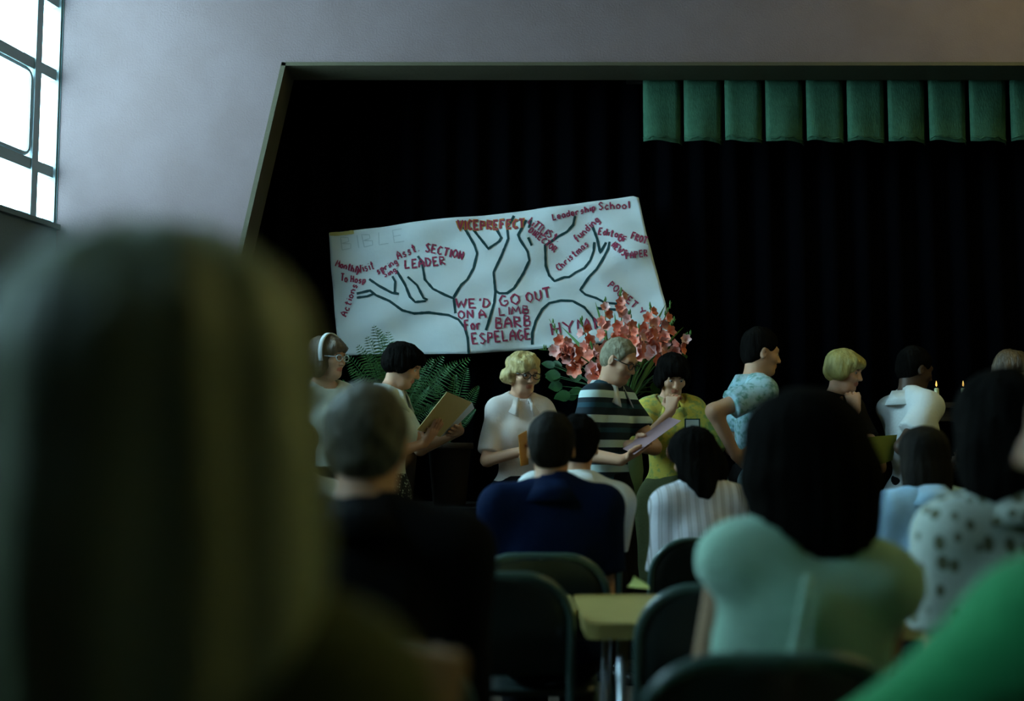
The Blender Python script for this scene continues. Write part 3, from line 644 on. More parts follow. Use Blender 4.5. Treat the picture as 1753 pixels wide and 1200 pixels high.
    for w in wear:
        kd, mt = w['k'], M[w['m']]; off = w.get('off', .013); wr_ = waves(w.get('wr', .006), w.get('wf', 32), sum(map(ord, label)) % 999, (1, 1, .6))
        if kd == 'top':
            q = grow(tors + pelv, off, .06) + [plane(T(0, 0, w.get('hem', -.06)), Rt @ A3((0, 0, -1)))]
            for s in (-1, 1):
                a, b_ = uppers[s]; sl_ = w.get('sleeve', .55); d = (b_ - a) / np.linalg.norm(b_ - a); e = a + (b_ - a) * min(sl_, 1.0)
                if sl_ <= 0: q.append(cone(a, a + d * .02, .05 * at_ + off, .05 * at_ + off, .03)); continue
                q.append(cone(a, e + d * .03, .053 * at_ + off, (.053 - .010 * min(sl_, 1)) * at_ + off + w.get('flare', .006), w.get('sk', .035), None if sl_ > 1 else (e, d)))
                if sl_ > 1:
                    a2, b2 = fores[s]; d2 = (b2 - a2) / np.linalg.norm(b2 - a2); e2 = a2 + (b2 - a2) * (sl_ - 1); q.append(cone(a2, e2 + d2 * .03, .044 * at_ + off, .033 * at_ + off, .02, (e2, d2)))
            nr = w.get('neck', .054); q.append(dict(cone(T(0, -.02 + w.get('scoop', .0), .475 + w.get('nz', .03)), T(0, .03, .65), nr, nr + .03, .012), op='sub'))
            blob(w.get('name', 'shirt'), q, w.get('h', .012), mt, root, (), wr_, S)
        elif kd == 'trousers':
            q = grow(pelv, .012) + [cone(T(0, 0, .02), T(0, 0, .10), .118, .105, .05), plane(T(0, 0, .09), Rt @ A3((0, 0, 1)))] + grow(thighs, .017, .03) + seatcut + grow(shins, .017, .03)
            q += [plane((0, 0, .07), (0, 0, -1))]; blob('trousers', q, .015, mt, root, (), waves(.006, 26, 5), S)
        elif kd == 'skirt':
            ln = w.get('len', .5); q = grow(pelv, .022)
            if pose == 'stand': q += [cone(T(0, 0, .02), T(0, 0, .10), .115, .10, .05)] + [ell((0, -.005, pz - .06 - i * .10), (.192 + .010 * i, .140 + .016 * i, .12), I3, .06) for i in range(7)] + [plane((0, 0, pz - ln), (0, 0, -1))]
            else: q += grow(thighs, .03, .12) + [plane((0, .36, 0), (0, 1, 0))] + seatcut
            q.append(plane(T(0, 0, .10), Rt @ A3((0, 0, 1)))); blob('skirt', q, .015, mt, root, (), waves(.008, 26, 9, (1, 1, .2)), S)
        elif kd == 'shoes': blob('shoes', grow(feet, .007) + [plane((0, 0, .115), (0, 0, 1))], .012, mt, root, (), None, S)
        elif kd == 'collar':
            bm = MB(); n = 26; gap = w.get('gap', .35); vv = []; ff = []
            for i in range(n + 1):
                a = math.pi / 2 + gap + (2 * math.pi - 2 * gap) * i / n; edge = abs(i / n - .5) * 2; pt = max(0, edge - .72) * w.get('point', .10)
                for rr, zz in ((.062, .495), (.067, .538), (.106 + pt * .4, .466 - pt)): vv.append(T((rr) * math.cos(a) * 1.02, rr * math.sin(a) - .018 + .02 * math.sin(a), zz - .030 * max(0, math.sin(a)) ) * S)
            for i in range(n):
                for j in (0, 1): q0 = i * 3 + j; ff.append((q0, q0 + 3, q0 + 4, q0 + 1))
            bm.add(vv, ff); o = bm.build('collar', mt, root, True); md = o.modifiers.new('t', 'SOLIDIFY'); md.thickness = .006; md.offset = 0
        elif kd == 'glasses':
            o = MB()
            for s in (-1, 1):
                o.tube([g(s * (.033 + .024 * math.cos(q) + (.005 if math.sin(q) > .3 else 0) * math.cos(q)), .101 - .004 * abs(math.cos(q)), .002 + .017 * math.sin(q)) * S for q in [2 * math.pi * i / 14 for i in range(14)]], .0026 * S, 6, True)
                o.tube([g(s * .060, .096, .008) * S, g(s * .074, .06, .008) * S, g(s * .079, -.01, .012) * S], .0024 * S, 6)
            o.tube([g(-.010, .103, .006) * S, g(0, .106, .009) * S, g(.010, .103, .006) * S], .0024 * S, 6); o.build('glasses', mt, root, True)
        elif kd == 'headband':
            o = MB(); vv = []; ff = []
            for i in range(25):
                a = math.pi * (-.08 + 1.16 * i / 24); rx, rz = w.get('r', (.096, .112))
                for dy in (-.013, .013): vv.append(g(rx * math.cos(a), w.get('y', .022) + dy - .02 * math.sin(a), .012 + rz * math.sin(a)) * S)
            for i in range(24): ff.append((2 * i, 2 * i + 1, 2 * i + 3, 2 * i + 2))
            o.add(vv, ff); o = o.build('headband', mt, root, True); md = o.modifiers.new('t', 'SOLIDIFY'); md.thickness = .006
        elif kd == 'tag':
            x, y, z = w['at']; o = MB(); o.box((-.036, -.002, -.026), (.036, .002, .026), Matrix.Translation(Vector(T(x, y, z) * S)) @ Matrix(Rt.tolist()).to_4x4()); o.build('name_tag', mt, root)
            o = MB(); o.box((-.044, -.0015, -.033), (.044, .0015, .033), Matrix.Translation(Vector(T(x, y - .002, z) * S)) @ Matrix(Rt.tolist()).to_4x4()); o.build('tag_border', M['green_ink'], root)
        elif kd == 'band':                                       # raised strip down the back of a blouse
            o = MB(); o.tube([T(w['x'] + w.get('dx', 0) * i / 8, -.122 - off - .004 + .045 * (i / 8 - .55) ** 2, .42 - .36 * i / 8) * S for i in range(9)], .011 * S, 8); o.build('back_placket', mt, root, True)
    return dict(root=root, loc=loc, S=S, wr={s: Vector(Rw @ (hps[s] * S)) + loc for s in hps}, yaw=yaw, HC=Vector(Rw @ (HC * S)) + loc)

# hair styles, in head coordinates (y forward, z up)
def sub_face(g, R, y=.092, z=-.028, r=(.068, .06, .105), k=.015): return dict(ell(g(0, y, z), r, R, k), op='sub')
def short_hair(th=.009, front=.0, top=.0, amp=.004, seed=1):
    def f(g, R):
        P = [ell(g(0, -.014, .034 + top * .5), (.074 + th, .094 + th, .085 + th + top * .5), R, .02), ell(g(0, -.05, -.015), (.063 + th * .6, .05 + th * .5, .06), R, .03)]
        P += [sub_face(g, R, .10, -.02 + front, (.085, .062, .088)), plane(g(0, 0, -.062), R @ A3((0, .25, -1)))]
        for s in (-1, 1): P += [dict(ell(g(s * .085, .012, -.015), (.026, .026, .046), R, .01), op='sub'), dict(ell(g(s * .075, .055, -.05), (.04, .05, .06), R, .01), op='sub')]
        return P, waves(amp, 130, seed)
    return f
def big_hair(ells, face=None, amp=.005, nl=22, seed=1, curl=0.0, cut=None, zf=6.0):
    def f(g, R):
        P = [ell(g(*c), r, R, .035) for c, r in ells]; fc = face or dict()
        P.append(sub_face(g, R, **fc)); 
        if cut is not None: P.append(plane(g(0, 0, cut), R @ A3((0, 0, -1))))
        c = g(0, -.02, 0); l = locks(c, amp, nl, seed, zf); w = waves(curl, 85, seed) if curl else None
        return P, (lambda X, Y, Z: l(X, Y, Z) + (w(X, Y, Z) if w else 0))
    return f

DARKSK = dict(k='skirt', m='c_dark'); SHOE = dict(k='shoes', m='shoe'); TROU = dict(k='trousers', m='c_dark')
V3 = Vector
# corners of the papers people hold, and the grip of a hand on an edge
COVER = [at(714, 736, 6.11), at(765, 671, 6.07), at(808, 689, 6.25), at(754, 748, 6.29)]
PAGE = [at(754, 748, 6.292), at(808, 689, 6.252), at(812, 699, 6.36), at(768, 743, 6.40)]
BOOK = [at(888, 745, 5.95), at(902, 737, 6.07), at(905, 795, 6.10), at(892, 798, 5.98)]
SHEET = [at(1066, 768, 5.97), at(1146, 714, 6.13), at(1166, 720, 5.95), at(1086, 778, 5.79)]
OLIVE = [at(1487, 748, 6.07), at(1536, 744, 6.15), at(1528, 788, 6.15), at(1492, 800, 6.07)]
def grip(q, i, t, pole, face, inset=.056):
    """hand on edge i of sheet q at fraction t, thumb on the side that faces the point face"""
    a, b_ = q[i], q[(i + 1) % 4]; E = a.lerp(b_, t); mid = sum(q, Vector()) / 4; e = (b_ - a).normalized()
    u = mid - E; u = (u - e * u.dot(e)).normalized(); n = e.cross(u).normalized()
    if n.dot(face - mid) < 0: n = -n
    return (E - u * inset - n * .0195, pole, u, n, -1)
# --- the line of singers in front of the stage
G_ST = None
p1 = person('standing girl with a white headband, pale glasses and cream blouse', 562, 579, 6.56, -140, build=.9, head=(22, 4, 0), hairm='h_brown',
    hair=big_hair([((0, -.018, .045), (.094, .108, .088)), ((0, -.05, -.03), (.105, .075, .085)), ((.072, -.01, -.05), (.034, .05, .06)), ((-.072, -.01, -.05), (.034, .05, .06)), ((0, .072, .062), (.06, .03, .026))], dict(y=.10, z=-.05, r=(.066, .075, .085)), .003, 20, 3, .006),
    hs=.94, wear=[dict(k='top', m='c_cream', sleeve=.6, neck=.074), DARKSK, SHOE, dict(k='headband', m='c_white', r=(.108, .130)), dict(k='glasses', m='glasses_pale')])
p2 = person('standing girl with short black hair reading from an open tan folder', 690, 591, 6.25, -102, build=.9, lean=6, head=(4, 24, 0), hairm='h_black',
    hair=big_hair([((0, -.016, .045), (.093, .110, .085)), ((0, -.055, -.012), (.085, .07, .062)), ((.07, .0, -.0), (.03, .05, .04)), ((-.07, .0, -.0), (.03, .05, .04)), ((0, .07, .062), (.065, .035, .03))], dict(y=.105, z=-.045, r=(.075, .07, .085)), .003, 20, 4, .004),
    arms={1: grip(COVER, 3, .55, V3((-.6, -.3, -1)), at(690, 640, 6.25)), -1: grip(PAGE, 2, .78, V3((-.4, .6, -1)), at(690, 640, 6.25))},
    hs=.94, wear=[dict(k='top', m='c_cream', sleeve=.62, hem=.06), dict(k='skirt', m='c_speckle', len=.45), SHOE, dict(k='collar', m='c_cream')])
p3 = person('standing girl with curled blonde hair, dark glasses and pale pink blouse', 896, 606, 6.35, -166, build=.9, head=(16, 14, 0), hairm='h_blonde',
    hair=big_hair([((0, -.014, .044), (.092, .106, .084)), ((.078, -.02, -.02), (.036, .045, .036)), ((-.074, -.01, -.015), (.034, .05, .05)), ((.098, -.035, -.042), (.026, .03, .02)), ((0, -.06, -.02), (.085, .05, .05)), ((.02, .066, .066), (.06, .034, .026))], dict(y=.102, z=-.045, r=(.068, .07, .088)), .003, 16, 5, .010),
    arms={1: grip(BOOK, 1, .62, V3((-1, .2, -.9)), at(960, 700, 6.1)), -1: (at(960, 798, 6.09), V3((1, .2, -.9)), V3((-1, -.2, .1)), V3((0, .3, 1)), .2)},
    hs=.94, wear=[dict(k='top', m='c_pink', sleeve=.86, flare=.012, hem=.0), DARKSK, SHOE, dict(k='collar', m='c_pink'), dict(k='glasses', m='glasses')])
p4 = person('tall standing boy with a fair crew cut, glasses and striped polo shirt', 1060, 582, 6.15, -126, sex='m', lean=4, head=(2, 24, 0), build=.86, hairm='h_boy', hair=short_hair(.006, .012, .0, .003, 2),
    arms={1: grip(SHEET, 3, .45, V3((-1, .3, -.8)), at(1075, 625, 6.05)), -1: grip(SHEET, 0, .22, V3((1, .3, -1)), at(1075, 625, 6.05))},
    hs=.94, wear=[dict(k='top', m='c_polo', sleeve=.62, flare=.012, hem=-.10), TROU, SHOE, dict(k='collar', m='c_white', gap=.5), dict(k='glasses', m='glasses')])
p5 = person('standing girl in a yellow print jacket with one hand at her mouth', 1152, 612, 6.60, -176, build=.9, head=(4, 26, 0), hairm='h_black',
    hair=big_hair([((0, -.014, .05), (.100, .110, .09)), ((0, -.05, -.02), (.098, .07, .075)), ((.078, .0, -.02), (.03, .05, .055)), ((-.078, .0, -.02), (.03, .05, .055)), ((0, .072, .06), (.07, .035, .035))], dict(y=.108, z=-.05, r=(.070, .07, .082)), .003, 20, 6, .004),
    arms={1: (at(1147, 706, 6.455), V3((-1, -.2, -1.2)), V3((.22, .15, 1)), V3((.5, .8, 0)), .6), -1: (at(1178, 790, 6.38), V3((1, .1, -1)), V3((-1, -.2, .2)), V3((0, .3, 1)), .4)},
    hs=.94, wear=[dict(k='top', m='c_yellow', sleeve=.95, off=.02, flare=.014, neck=.078, scoop=.02), dict(k='skirt', m='c_olive'), SHOE, dict(k='collar', m='c_yellow', gap=.45), dict(k='tag', m='sheet', at=(-.085, .152, .37))])
p6 = person('standing boy in a light blue plaid shirt with one hand on his hip', 1303, 570, 6.35, -84, build=.9, sex='m', head=(-2, 8, 0), hairm='h_black', hair=short_hair(.008, .0, .02, .003, 3),
    arms={1: (at(1258, 776, 6.19), V3((-1, -.35, .1)), V3((.8, .5, -.5)), V3((.2, .9, 0)), .25), -1: (at(1330, 800, 6.55), V3((-.3, .3, -1)), V3((1, 0, -.3)), V3((0, -1, 0)), .4)},
    hs=.94, wear=[dict(k='top', m='c_plaid', sleeve=.66, flare=.014, hem=-.02), TROU, SHOE, dict(k='collar', m='c_plaid')])
p7 = person('standing girl with smooth golden hair, dark dress and a hand at her chin', 1446, 602, 6.45, -142, build=.9, head=(18, 14, 0), hairm='h_yblonde',
    hair=big_hair([((0, -.014, .044), (.096, .108, .085)), ((0, -.05, -.015), (.09, .065, .06)), ((.075, .0, -.012), (.03, .05, .045)), ((-.075, .0, -.012), (.03, .05, .045)), ((0, .07, .06), (.07, .034, .03))], dict(y=.106, z=-.05, r=(.072, .07, .086)), .003, 18, 7, .002),
    arms={1: (at(1464, 704, 6.32), V3((-1, -.2, -1)), V3((-.05, .2, 1)), V3((.2, 1, 0)), .55), -1: grip(OLIVE, 2, .6, V3((1, .2, -1)), at(1455, 650, 6.35))},
    hs=.94, wear=[dict(k='top', m='c_brown', sleeve=.9), dict(k='skirt', m='c_brown'), SHOE, dict(k='collar', m='c_brown')])
p8 = person('standing dark haired boy in a white short sleeved shirt', 1567, 600, 6.35, -72, sex='m', lean=-3, head=(-6, 14, 0), hairm='h_black', skin='skin_dark', hair=short_hair(.008, .0, .01, .003, 4), build=.98,
    arms={1: (at(1612, 800, 6.15), V3((-.6, -.3, -1)), V3((1, .2, .2)), V3((0, .4, 1)), .5), -1: (at(1632, 800, 6.50), V3((.2, .6, -1)), V3((.6, -.3, .2)), V3((0, .2, 1)), .5)},
    hs=.94, wear=[dict(k='top', m='c_white', sleeve=.68, flare=.016, off=.018, wr=.010), TROU, SHOE, dict(k='collar', m='c_white')])
p9 = person('standing girl with wavy golden brown hair at the end of the line', 1738, 604, 6.55, -118, build=.9, head=(0, 10, 0), hairm='h_brown',
    hair=big_hair([((0, -.016, .045), (.096, .108, .085)), ((0, -.05, -.03), (.10, .07, .07))], dict(y=.10, z=-.05, r=(.068, .07, .09)), .003, 18, 8, .007), hs=.94, wear=[dict(k='top', m='c_brown', sleeve=.9), DARKSK, SHOE])

# --- the seated audience
seated = []
def sit(*a, **k): r = person(*a, pose='sit', fineh=k.pop('fineh', .0085), **k); seated.append(r); return r
s1 = sit('seated woman with long streaked ash brown hair and a bare arm', 285, 436, .80, 4, lean=3, head=(-4, 2, 0), build=.92, hairm='h_ash', skin='skin_tan', fineh=.0075,
    hair=big_hair([((0, -.022, .036), (.108, .115, .092)), ((0, -.048, -.055), (.120, .09, .13)), ((0, -.062, -.15), (.116, .07, .12)), ((.072, -.02, -.12), (.046, .055, .11)), ((-.072, -.02, -.12), (.046, .055, .12))], dict(y=.115, z=-.05, r=(.075, .085, .12)), .008, 9, 11, zf=3),
    arms={1: (at(728, 1262, 1.18), V3((.5, -.2, -1)), V3((.05, .45, .85)), V3((-.3, .9, -.3)), .75)}, wear=[dict(k='top', m='c_olive', sleeve=.05, neck=.075), DARKSK, SHOE])
s2 = sit('seated boy with a short brown crew cut and black jacket', 632, 670, 2.25, 0, sex='m', lean=6, head=(-6, 4, 0), hairm='h_crew', hair=short_hair(.009, .0, .004, .004, 12), build=1.06,
    wear=[dict(k='top', m='c_black', sleeve=1.9, off=.02, neck=.064, nz=.035, wr=.008), TROU, SHOE, dict(k='collar', m='c_black', gap=.3)])
s3 = sit('seated boy with neat dark hair and navy shirt', 944, 714, 3.9, 0, sex='m', lean=5, head=(-4, 2, 0), hairm='h_dkbrown', hair=short_hair(.009, .0, .006, .003, 13), build=1.04,
    wear=[dict(k='top', m='c_navy', sleeve=.75, off=.02, flare=.014, wr=.009), TROU, SHOE, dict(k='collar', m='c_navy')])
s4 = sit('seated person with black hair and white shirt beyond the boy in navy', 990, 718, 4.72, 0, sex='m', lean=5, side=7, head=(-8, 4, 4), hairm='h_black', hair=short_hair(.013, .0, .006, .004, 14),
    wear=[dict(k='top', m='c_white', sleeve=.7, off=.018), TROU, SHOE, dict(k='collar', m='c_white')])
s5 = sit('seated girl with long black hair and sheer white striped blouse', 1186, 738, 4.6, 6, lean=8, head=(16, 12, -12), hairm='h_black',
    hair=big_hair([((0, -.02, .04), (.100, .112, .09)), ((0, -.05, -.05), (.105, .08, .10)), ((-.045, -.085, -.12), (.06, .045, .085)), ((-.06, -.05, -.07), (.05, .05, .09)), ((.05, -.05, -.06), (.06, .06, .09))], None, .004, 20, 15, zf=4),
    wear=[dict(k='top', m='c_sheer', sleeve=.95, off=.022, flare=.012, wr=.008, neck=.075), DARKSK, SHOE])
s6 = sit('seated girl with a full black bob and sleeveless sea green blouse', 1378, 686, 2.15, 2, lean=4, side=9, head=(-4, 3, -4), build=1.0, tw=1.18, shoulder=-.02, hairm='h_black', skin='skin_tan',
    hair=big_hair([((0, -.018, .046), (.118, .124, .092)), ((0, -.035, -.04), (.140, .108, .105)), ((0, -.045, -.12), (.120, .088, .085)), ((.03, -.06, -.165), (.06, .05, .06))], dict(y=.12, z=-.05, r=(.08, .08, .12)), .004, 22, 16, zf=4),
    wear=[dict(k='top', m='c_teal', sleeve=.10, off=.016, neck=.075, wr=.006, sk=.05, flare=-.012), DARKSK, SHOE, dict(k='band', m='c_teal', x=-.035, dx=-.035, off=.02)])
s7 = sit('seated girl with straight dark hair and light blue shirt', 1582, 736, 4.02, -4, lean=10, head=(-6, 8, 0), hairm='h_dkbrown',
    hair=big_hair([((0, -.018, .04), (.092, .106, .086)), ((0, -.045, -.05), (.092, .075, .10)), ((0, -.05, -.12), (.085, .055, .06))], None, .003, 22, 17, zf=3),
    wear=[dict(k='top', m='c_blue', sleeve=.85, off=.022, flare=.012, wr=.010), DARKSK, SHOE, dict(k='collar', m='c_blue')])
s8 = sit('seated woman with big teased black hair and white printed blouse', 1714, 668, 2.5, 3, lean=4, head=(0, 4, 0), hairm='h_black',
    hair=big_hair([((0, -.018, .055), (.102, .12, .105)), ((0, -.04, -.03), (.118, .10, .11)), ((0, -.05, -.10), (.11, .075, .08))], dict(y=.12, z=-.05, r=(.08, .08, .12)), .004, 22, 18, .004),
    wear=[dict(k='top', m='c_dots', sleeve=.7, off=.02, flare=.012), DARKSK, SHOE, dict(k='collar', m='c_dots')])
s9 = sit('seated person in a bright green knit sweater with the arm held out', 1912, 562, 1.3, 4, lean=5, side=3, head=(62, 6, 0), shoulder=-.035, hairm='h_blonde',
    hair=big_hair([((0, -.016, .045), (.096, .110, .086)), ((0, -.05, -.03), (.10, .07, .09))], None, .003, 18, 19, .004),
    arms={-1: (at(1455, 1390, 1.48), V3((-1, -.3, -.6)), V3((.2, 1, 0)), V3((0, 0, -1)), .4)}, wear=[dict(k='top', m='c_green', sleeve=1.9, off=.024, wr=.006, h=.011), DARKSK, SHOE])
s10 = sit('seated person in a pale shirt beyond the boy in the black jacket', 508, 722, 4.7, 0, lean=4, hairm='h_brown',
    hair=big_hair([((0, -.018, .04), (.094, .106, .086)), ((0, -.045, -.05), (.09, .07, .08))], None, .003, 20, 20), wear=[dict(k='top', m='c_cream', sleeve=.8, off=.02), DARKSK, SHOE, dict(k='collar', m='c_cream')])

# ------------------------------------------------------------------ folding chairs
CH_TOP = 0.855
def arc_back(w, z0, z1, r, y0, tilt, bow, n=8):
    """outline of the back panel in order, from lower left over the top to lower right"""
    pts = [(-w, z0)]
    for i in range(n + 1): a = math.pi - math.pi / 2 * i / n; pts.append((-w + r + r * math.cos(a), z1 - r + r * math.sin(a)))
    for i in range(n + 1): a = math.pi / 2 - math.pi / 2 * i / n; pts.append((w - r + r * math.cos(a), z1 - r + r * math.sin(a)))
    pts.append((w, z0)); return [Vector((x, y0 - tilt * (z - z0) - bow * (1 - (x / w) ** 2), z)) for x, z in pts]
def make_chair():
    r = empty('folding_chair')
    b = MB(); side = [Vector((-.215, .20, .01)), Vector((-.215, -.12, .38)), Vector((-.212, -.195, .52))]
    arc = arc_back(.208, .60, CH_TOP - .012, .13, -.215, .22, .02)
    path = side + arc + [Vector((-p.x, p.y, p.z)) for p in reversed(side)]
    b.tube(path, .0125, 10); b.build('frame', M['chair_rim'], r, True)
    out = arc_back(.198, .585, CH_TOP - .02, .12, -.214, .22, .02); n = len(out); b = MB()
    cx = [Vector((0, sum(p.y for p in out) / n - .012, .70))]
    rows = []
    for i in range(n // 2 + 1):
        a, c = out[i], out[n - 1 - i]; rows.append([a.lerp(c, j / 10) - Vector((0, .018 * math.sin(math.pi * j / 10), 0)) for j in range(11)])
    v = [p for q in rows for p in q]; f = [(i * 11 + j, i * 11 + j + 1, (i + 1) * 11 + j + 1, (i + 1) * 11 + j) for i in range(len(rows) - 1) for j in range(10)]
    b.add(v, f); o = b.build('backrest', M['chair'], r, True); md = o.modifiers.new('t', 'SOLIDIFY'); md.thickness = .008; md.offset = 0
    b = MB(); v = []; f = []; NS = 10
    for i in range(NS + 1):
        for j in range(NS + 1):
            u, w = i / NS * 2 - 1, j / NS * 2 - 1; k = 1 - .08 * max(0, abs(u) - .6) / .4 * abs(w)
            v.append((u * .19 * k, .015 + w * .20 * k, .432 - .012 * (1 - u * u) * (1 - w * w) - .012 * (abs(w) > .95)))
    for i in range(NS):
        for j in range(NS): a = i * (NS + 1) + j; f.append((a, a + NS + 1, a + NS + 2, a + 1))
    b.add(v, f); o = b.build('seat', M['chair'], r, True); md = o.modifiers.new('t', 'SOLIDIFY'); md.thickness = .016; md.offset = -1
    for s in (-1, 1):
        b = MB(); b.tube([(s * .192, .14, .41), (s * .192, -.05, .24), (s * .192, -.26, .01)], .011, 8); b.build('rear_leg', M['chair_rim'], r, True)
        b = MB(); b.tube([(s * .215, .200, .024), (s * .215, .212, 0)], .016, 8); b.build('rubber_foot', M['rubber'], r, True)
        b = MB(); b.tube([(s * .192, -.252, .022), (s * .192, -.265, 0)], .015, 8); b.build('rubber_foot', M['rubber'], r, True)
    for y, z, w in ((.13, .09, .213), (-.19, .085, .19)):
        b = MB(); b.tube([(-w, y, z), (w, y, z)], .008, 8); b.build('crossbar', M['chair_rim'], r, True)
    return r
CHAIR = make_chair(); first = [True]
def put_chair(x, y, rz, label):
    if first[0]: first[0] = False; r = CHAIR
    else:
        r = CHAIR.copy(); COL.objects.link(r)
        for c in CHAIR.children: d = c.copy(); COL.objects.link(d); d.parent = r
    r.location = (x, y, 0); r.rotation_euler = (0, 0, math.radians(rz)); tag(r, label, 'chair', 'dark green folding chairs of the audience'); return r
who = ['the woman with long streaked hair', 'the boy in the black jacket', 'the boy in the navy shirt', 'the person in white beyond the navy shirt', 'the girl in the sheer striped blouse', 'the girl in the sleeveless sea green blouse',
       'the girl in the light blue shirt', 'the woman in the printed blouse', 'the person in the green sweater', 'the person in pale shirt']
shift = [0, 0, -.045, 0, -.05, -.08, -.02, 0, 0, 0]
for sp, w, dx in zip(seated, who, shift):
    put_chair(sp['loc'].x + dx, sp['loc'].y + (.06 if w.find('sea green') < 0 else -.01), sp['yaw'], 'dark green folding chair carrying ' + w)
put_chair(at(832, 980, 3.05).x, 3.05 + .26, 3, 'empty dark green folding chair pushed in at the narrow table')
put_chair(at(1252, 1000, 2.77).x, 2.77 + .26, -2, 'empty dark green folding chair pushed in at the wide table')
# ------------------------------------------------------------------ tables
def table(name_label, x0, x1, y0, y1, z, legs):
    r = empty('folding_table', ((x0 + x1) / 2, (y0 + y1) / 2, 0)); tag(r, name_label, 'table', 'folding tables of the audience')
    hx, hy, t, rc = (x1 - x0) / 2, (y1 - y0) / 2, .028, .035
    poly = []
    for sx_, sy_, a0 in ((1, 1, 0), (-1, 1, 90), (-1, -1, 180), (1, -1, 270)):
        poly += [(sx_ * (hx - rc) + rc * math.cos(math.radians(a0 + 18 * i)), sy_ * (hy - rc) + rc * math.sin(math.radians(a0 + 18 * i))) for i in range(6)]
    b = MB(); b.prism(poly, lambda p: (p[0], p[1], z - .012), lambda p: (p[0], p[1], z)); b.build('table_top', M['table'], r)
    b = MB(); b.prism([(p[0] * .998, p[1] * .998) for p in poly], lambda p: (p[0], p[1], z - .012 - t), lambda p: (p[0], p[1], z - .012)); b.build('apron', M['table'], r)
    for sx_ in (-1, 1):
        for sy_ in (-1, 1):
            x, y = sx_ * (hx - legs), sy_ * (hy - .07); b = MB(); b.tube([(x, y, z - .04), (x + sx_ * .03, y + sy_ * .02, .015)], .0135, 12); l = b.build('leg', M['chrome'], r, True)
            b = MB(); b.tube([(x + sx_ * .03, y + sy_ * .02, .02), (x + sx_ * .031, y + sy_ * .02, 0)], .017, 10); b.build('rubber_foot', M['rubber'], l, True)
        b = MB(); b.tube([(sx_ * (hx - legs + .024), -hy + .054, .16), (sx_ * (hx - legs + .024), hy - .054, .16)], .009, 8); b.build('crossbar', M['chrome'], r, True)
    return r
TZ = .735
xa = at(1003, 1062, 2.94).x
table('wide yellow laminate folding table on chrome legs', xa, xa + 1.83, 2.95, 3.57, TZ, .10)
table('narrow yellow laminate folding table butted to the wide one', xa - 1.84, xa - .008, 3.18, 3.57, TZ, .58)
def card(name, pts, th, m, label, cat, parent=None, bow=.0):
    """thin sheet through four world points"""
    p = [Vector(q) for q in pts]; n = (p[1] - p[0]).cross(p[3] - p[0]).normalized() * th
    v = []; N = 8
    for s in (0, 1):
        for i in range(N + 1):
            for j in range(N + 1):
                u, w = i / N, j / N; q = p[0] * (1 - u) * (1 - w) + p[1] * u * (1 - w) + p[2] * u * w + p[3] * (1 - u) * w
                v.append(q + n * s + n.normalized() * bow * math.sin(math.pi * u))
    K = (N + 1) ** 2; f = []
    for i in range(N):
        for j in range(N):
            a = i * (N + 1) + j; f += [(a, a + 1, a + N + 2, a + N + 1), (K + a, K + a + N + 1, K + a + N + 2, K + a + 1)]
    ed = [i * (N + 1) for i in range(N + 1)] + [N * (N + 1) + j for j in range(1, N + 1)] + [i * (N + 1) + N for i in range(N - 1, -1, -1)] + list(range(N - 1, 0, -1))
    for a, c in zip(ed, ed[1:] + ed[:1]): f.append((a, c, K + c, K + a))
    c = sum(p, Vector()) / 4; o = mesh_obj(name, [q - c for q in v], f, m, parent, False); o.location = c
    if label: tag(o, label, cat)
    return o
fr = empty('song_folder', at(760, 712, 6.20)); tag(fr, 'open tan cardboard folder with white pages in the hands of the black haired girl', 'folder')
def under(o, r): o.parent = r; o.matrix_parent_inverse = Matrix.Translation(-r.location); return o
under(card('cover', COVER, .003, M['folder'], None, None), fr)
under(card('page', PAGE, .002, M['sheet'], None, None), fr)
card('song_booklet', BOOK, .004, M['orange_book'], 'orange booklet held by the blonde girl in pale pink', 'booklet')
card('song_sheet', SHEET, .0015, M['pink_sheet'], 'mauve sheet of paper held out by the boy in the striped polo', 'paper')
card('song_folder', OLIVE, .003, M['green_folder'], 'olive green folder held by the girl with golden hair', 'folder')
q = [at(1073, 1004, 3.53), at(1085, 986, 3.54), at(1108, 1000, 3.52), at(1112, 1008, 3.48)]; q = [Vector((p.x, p.y, max(p.z, TZ + .003))) for p in q]
card('folded_program', q, .002, M['yellow_sheet'], 'folded yellow green program lying on the wide table', 'paper', bow=.006)

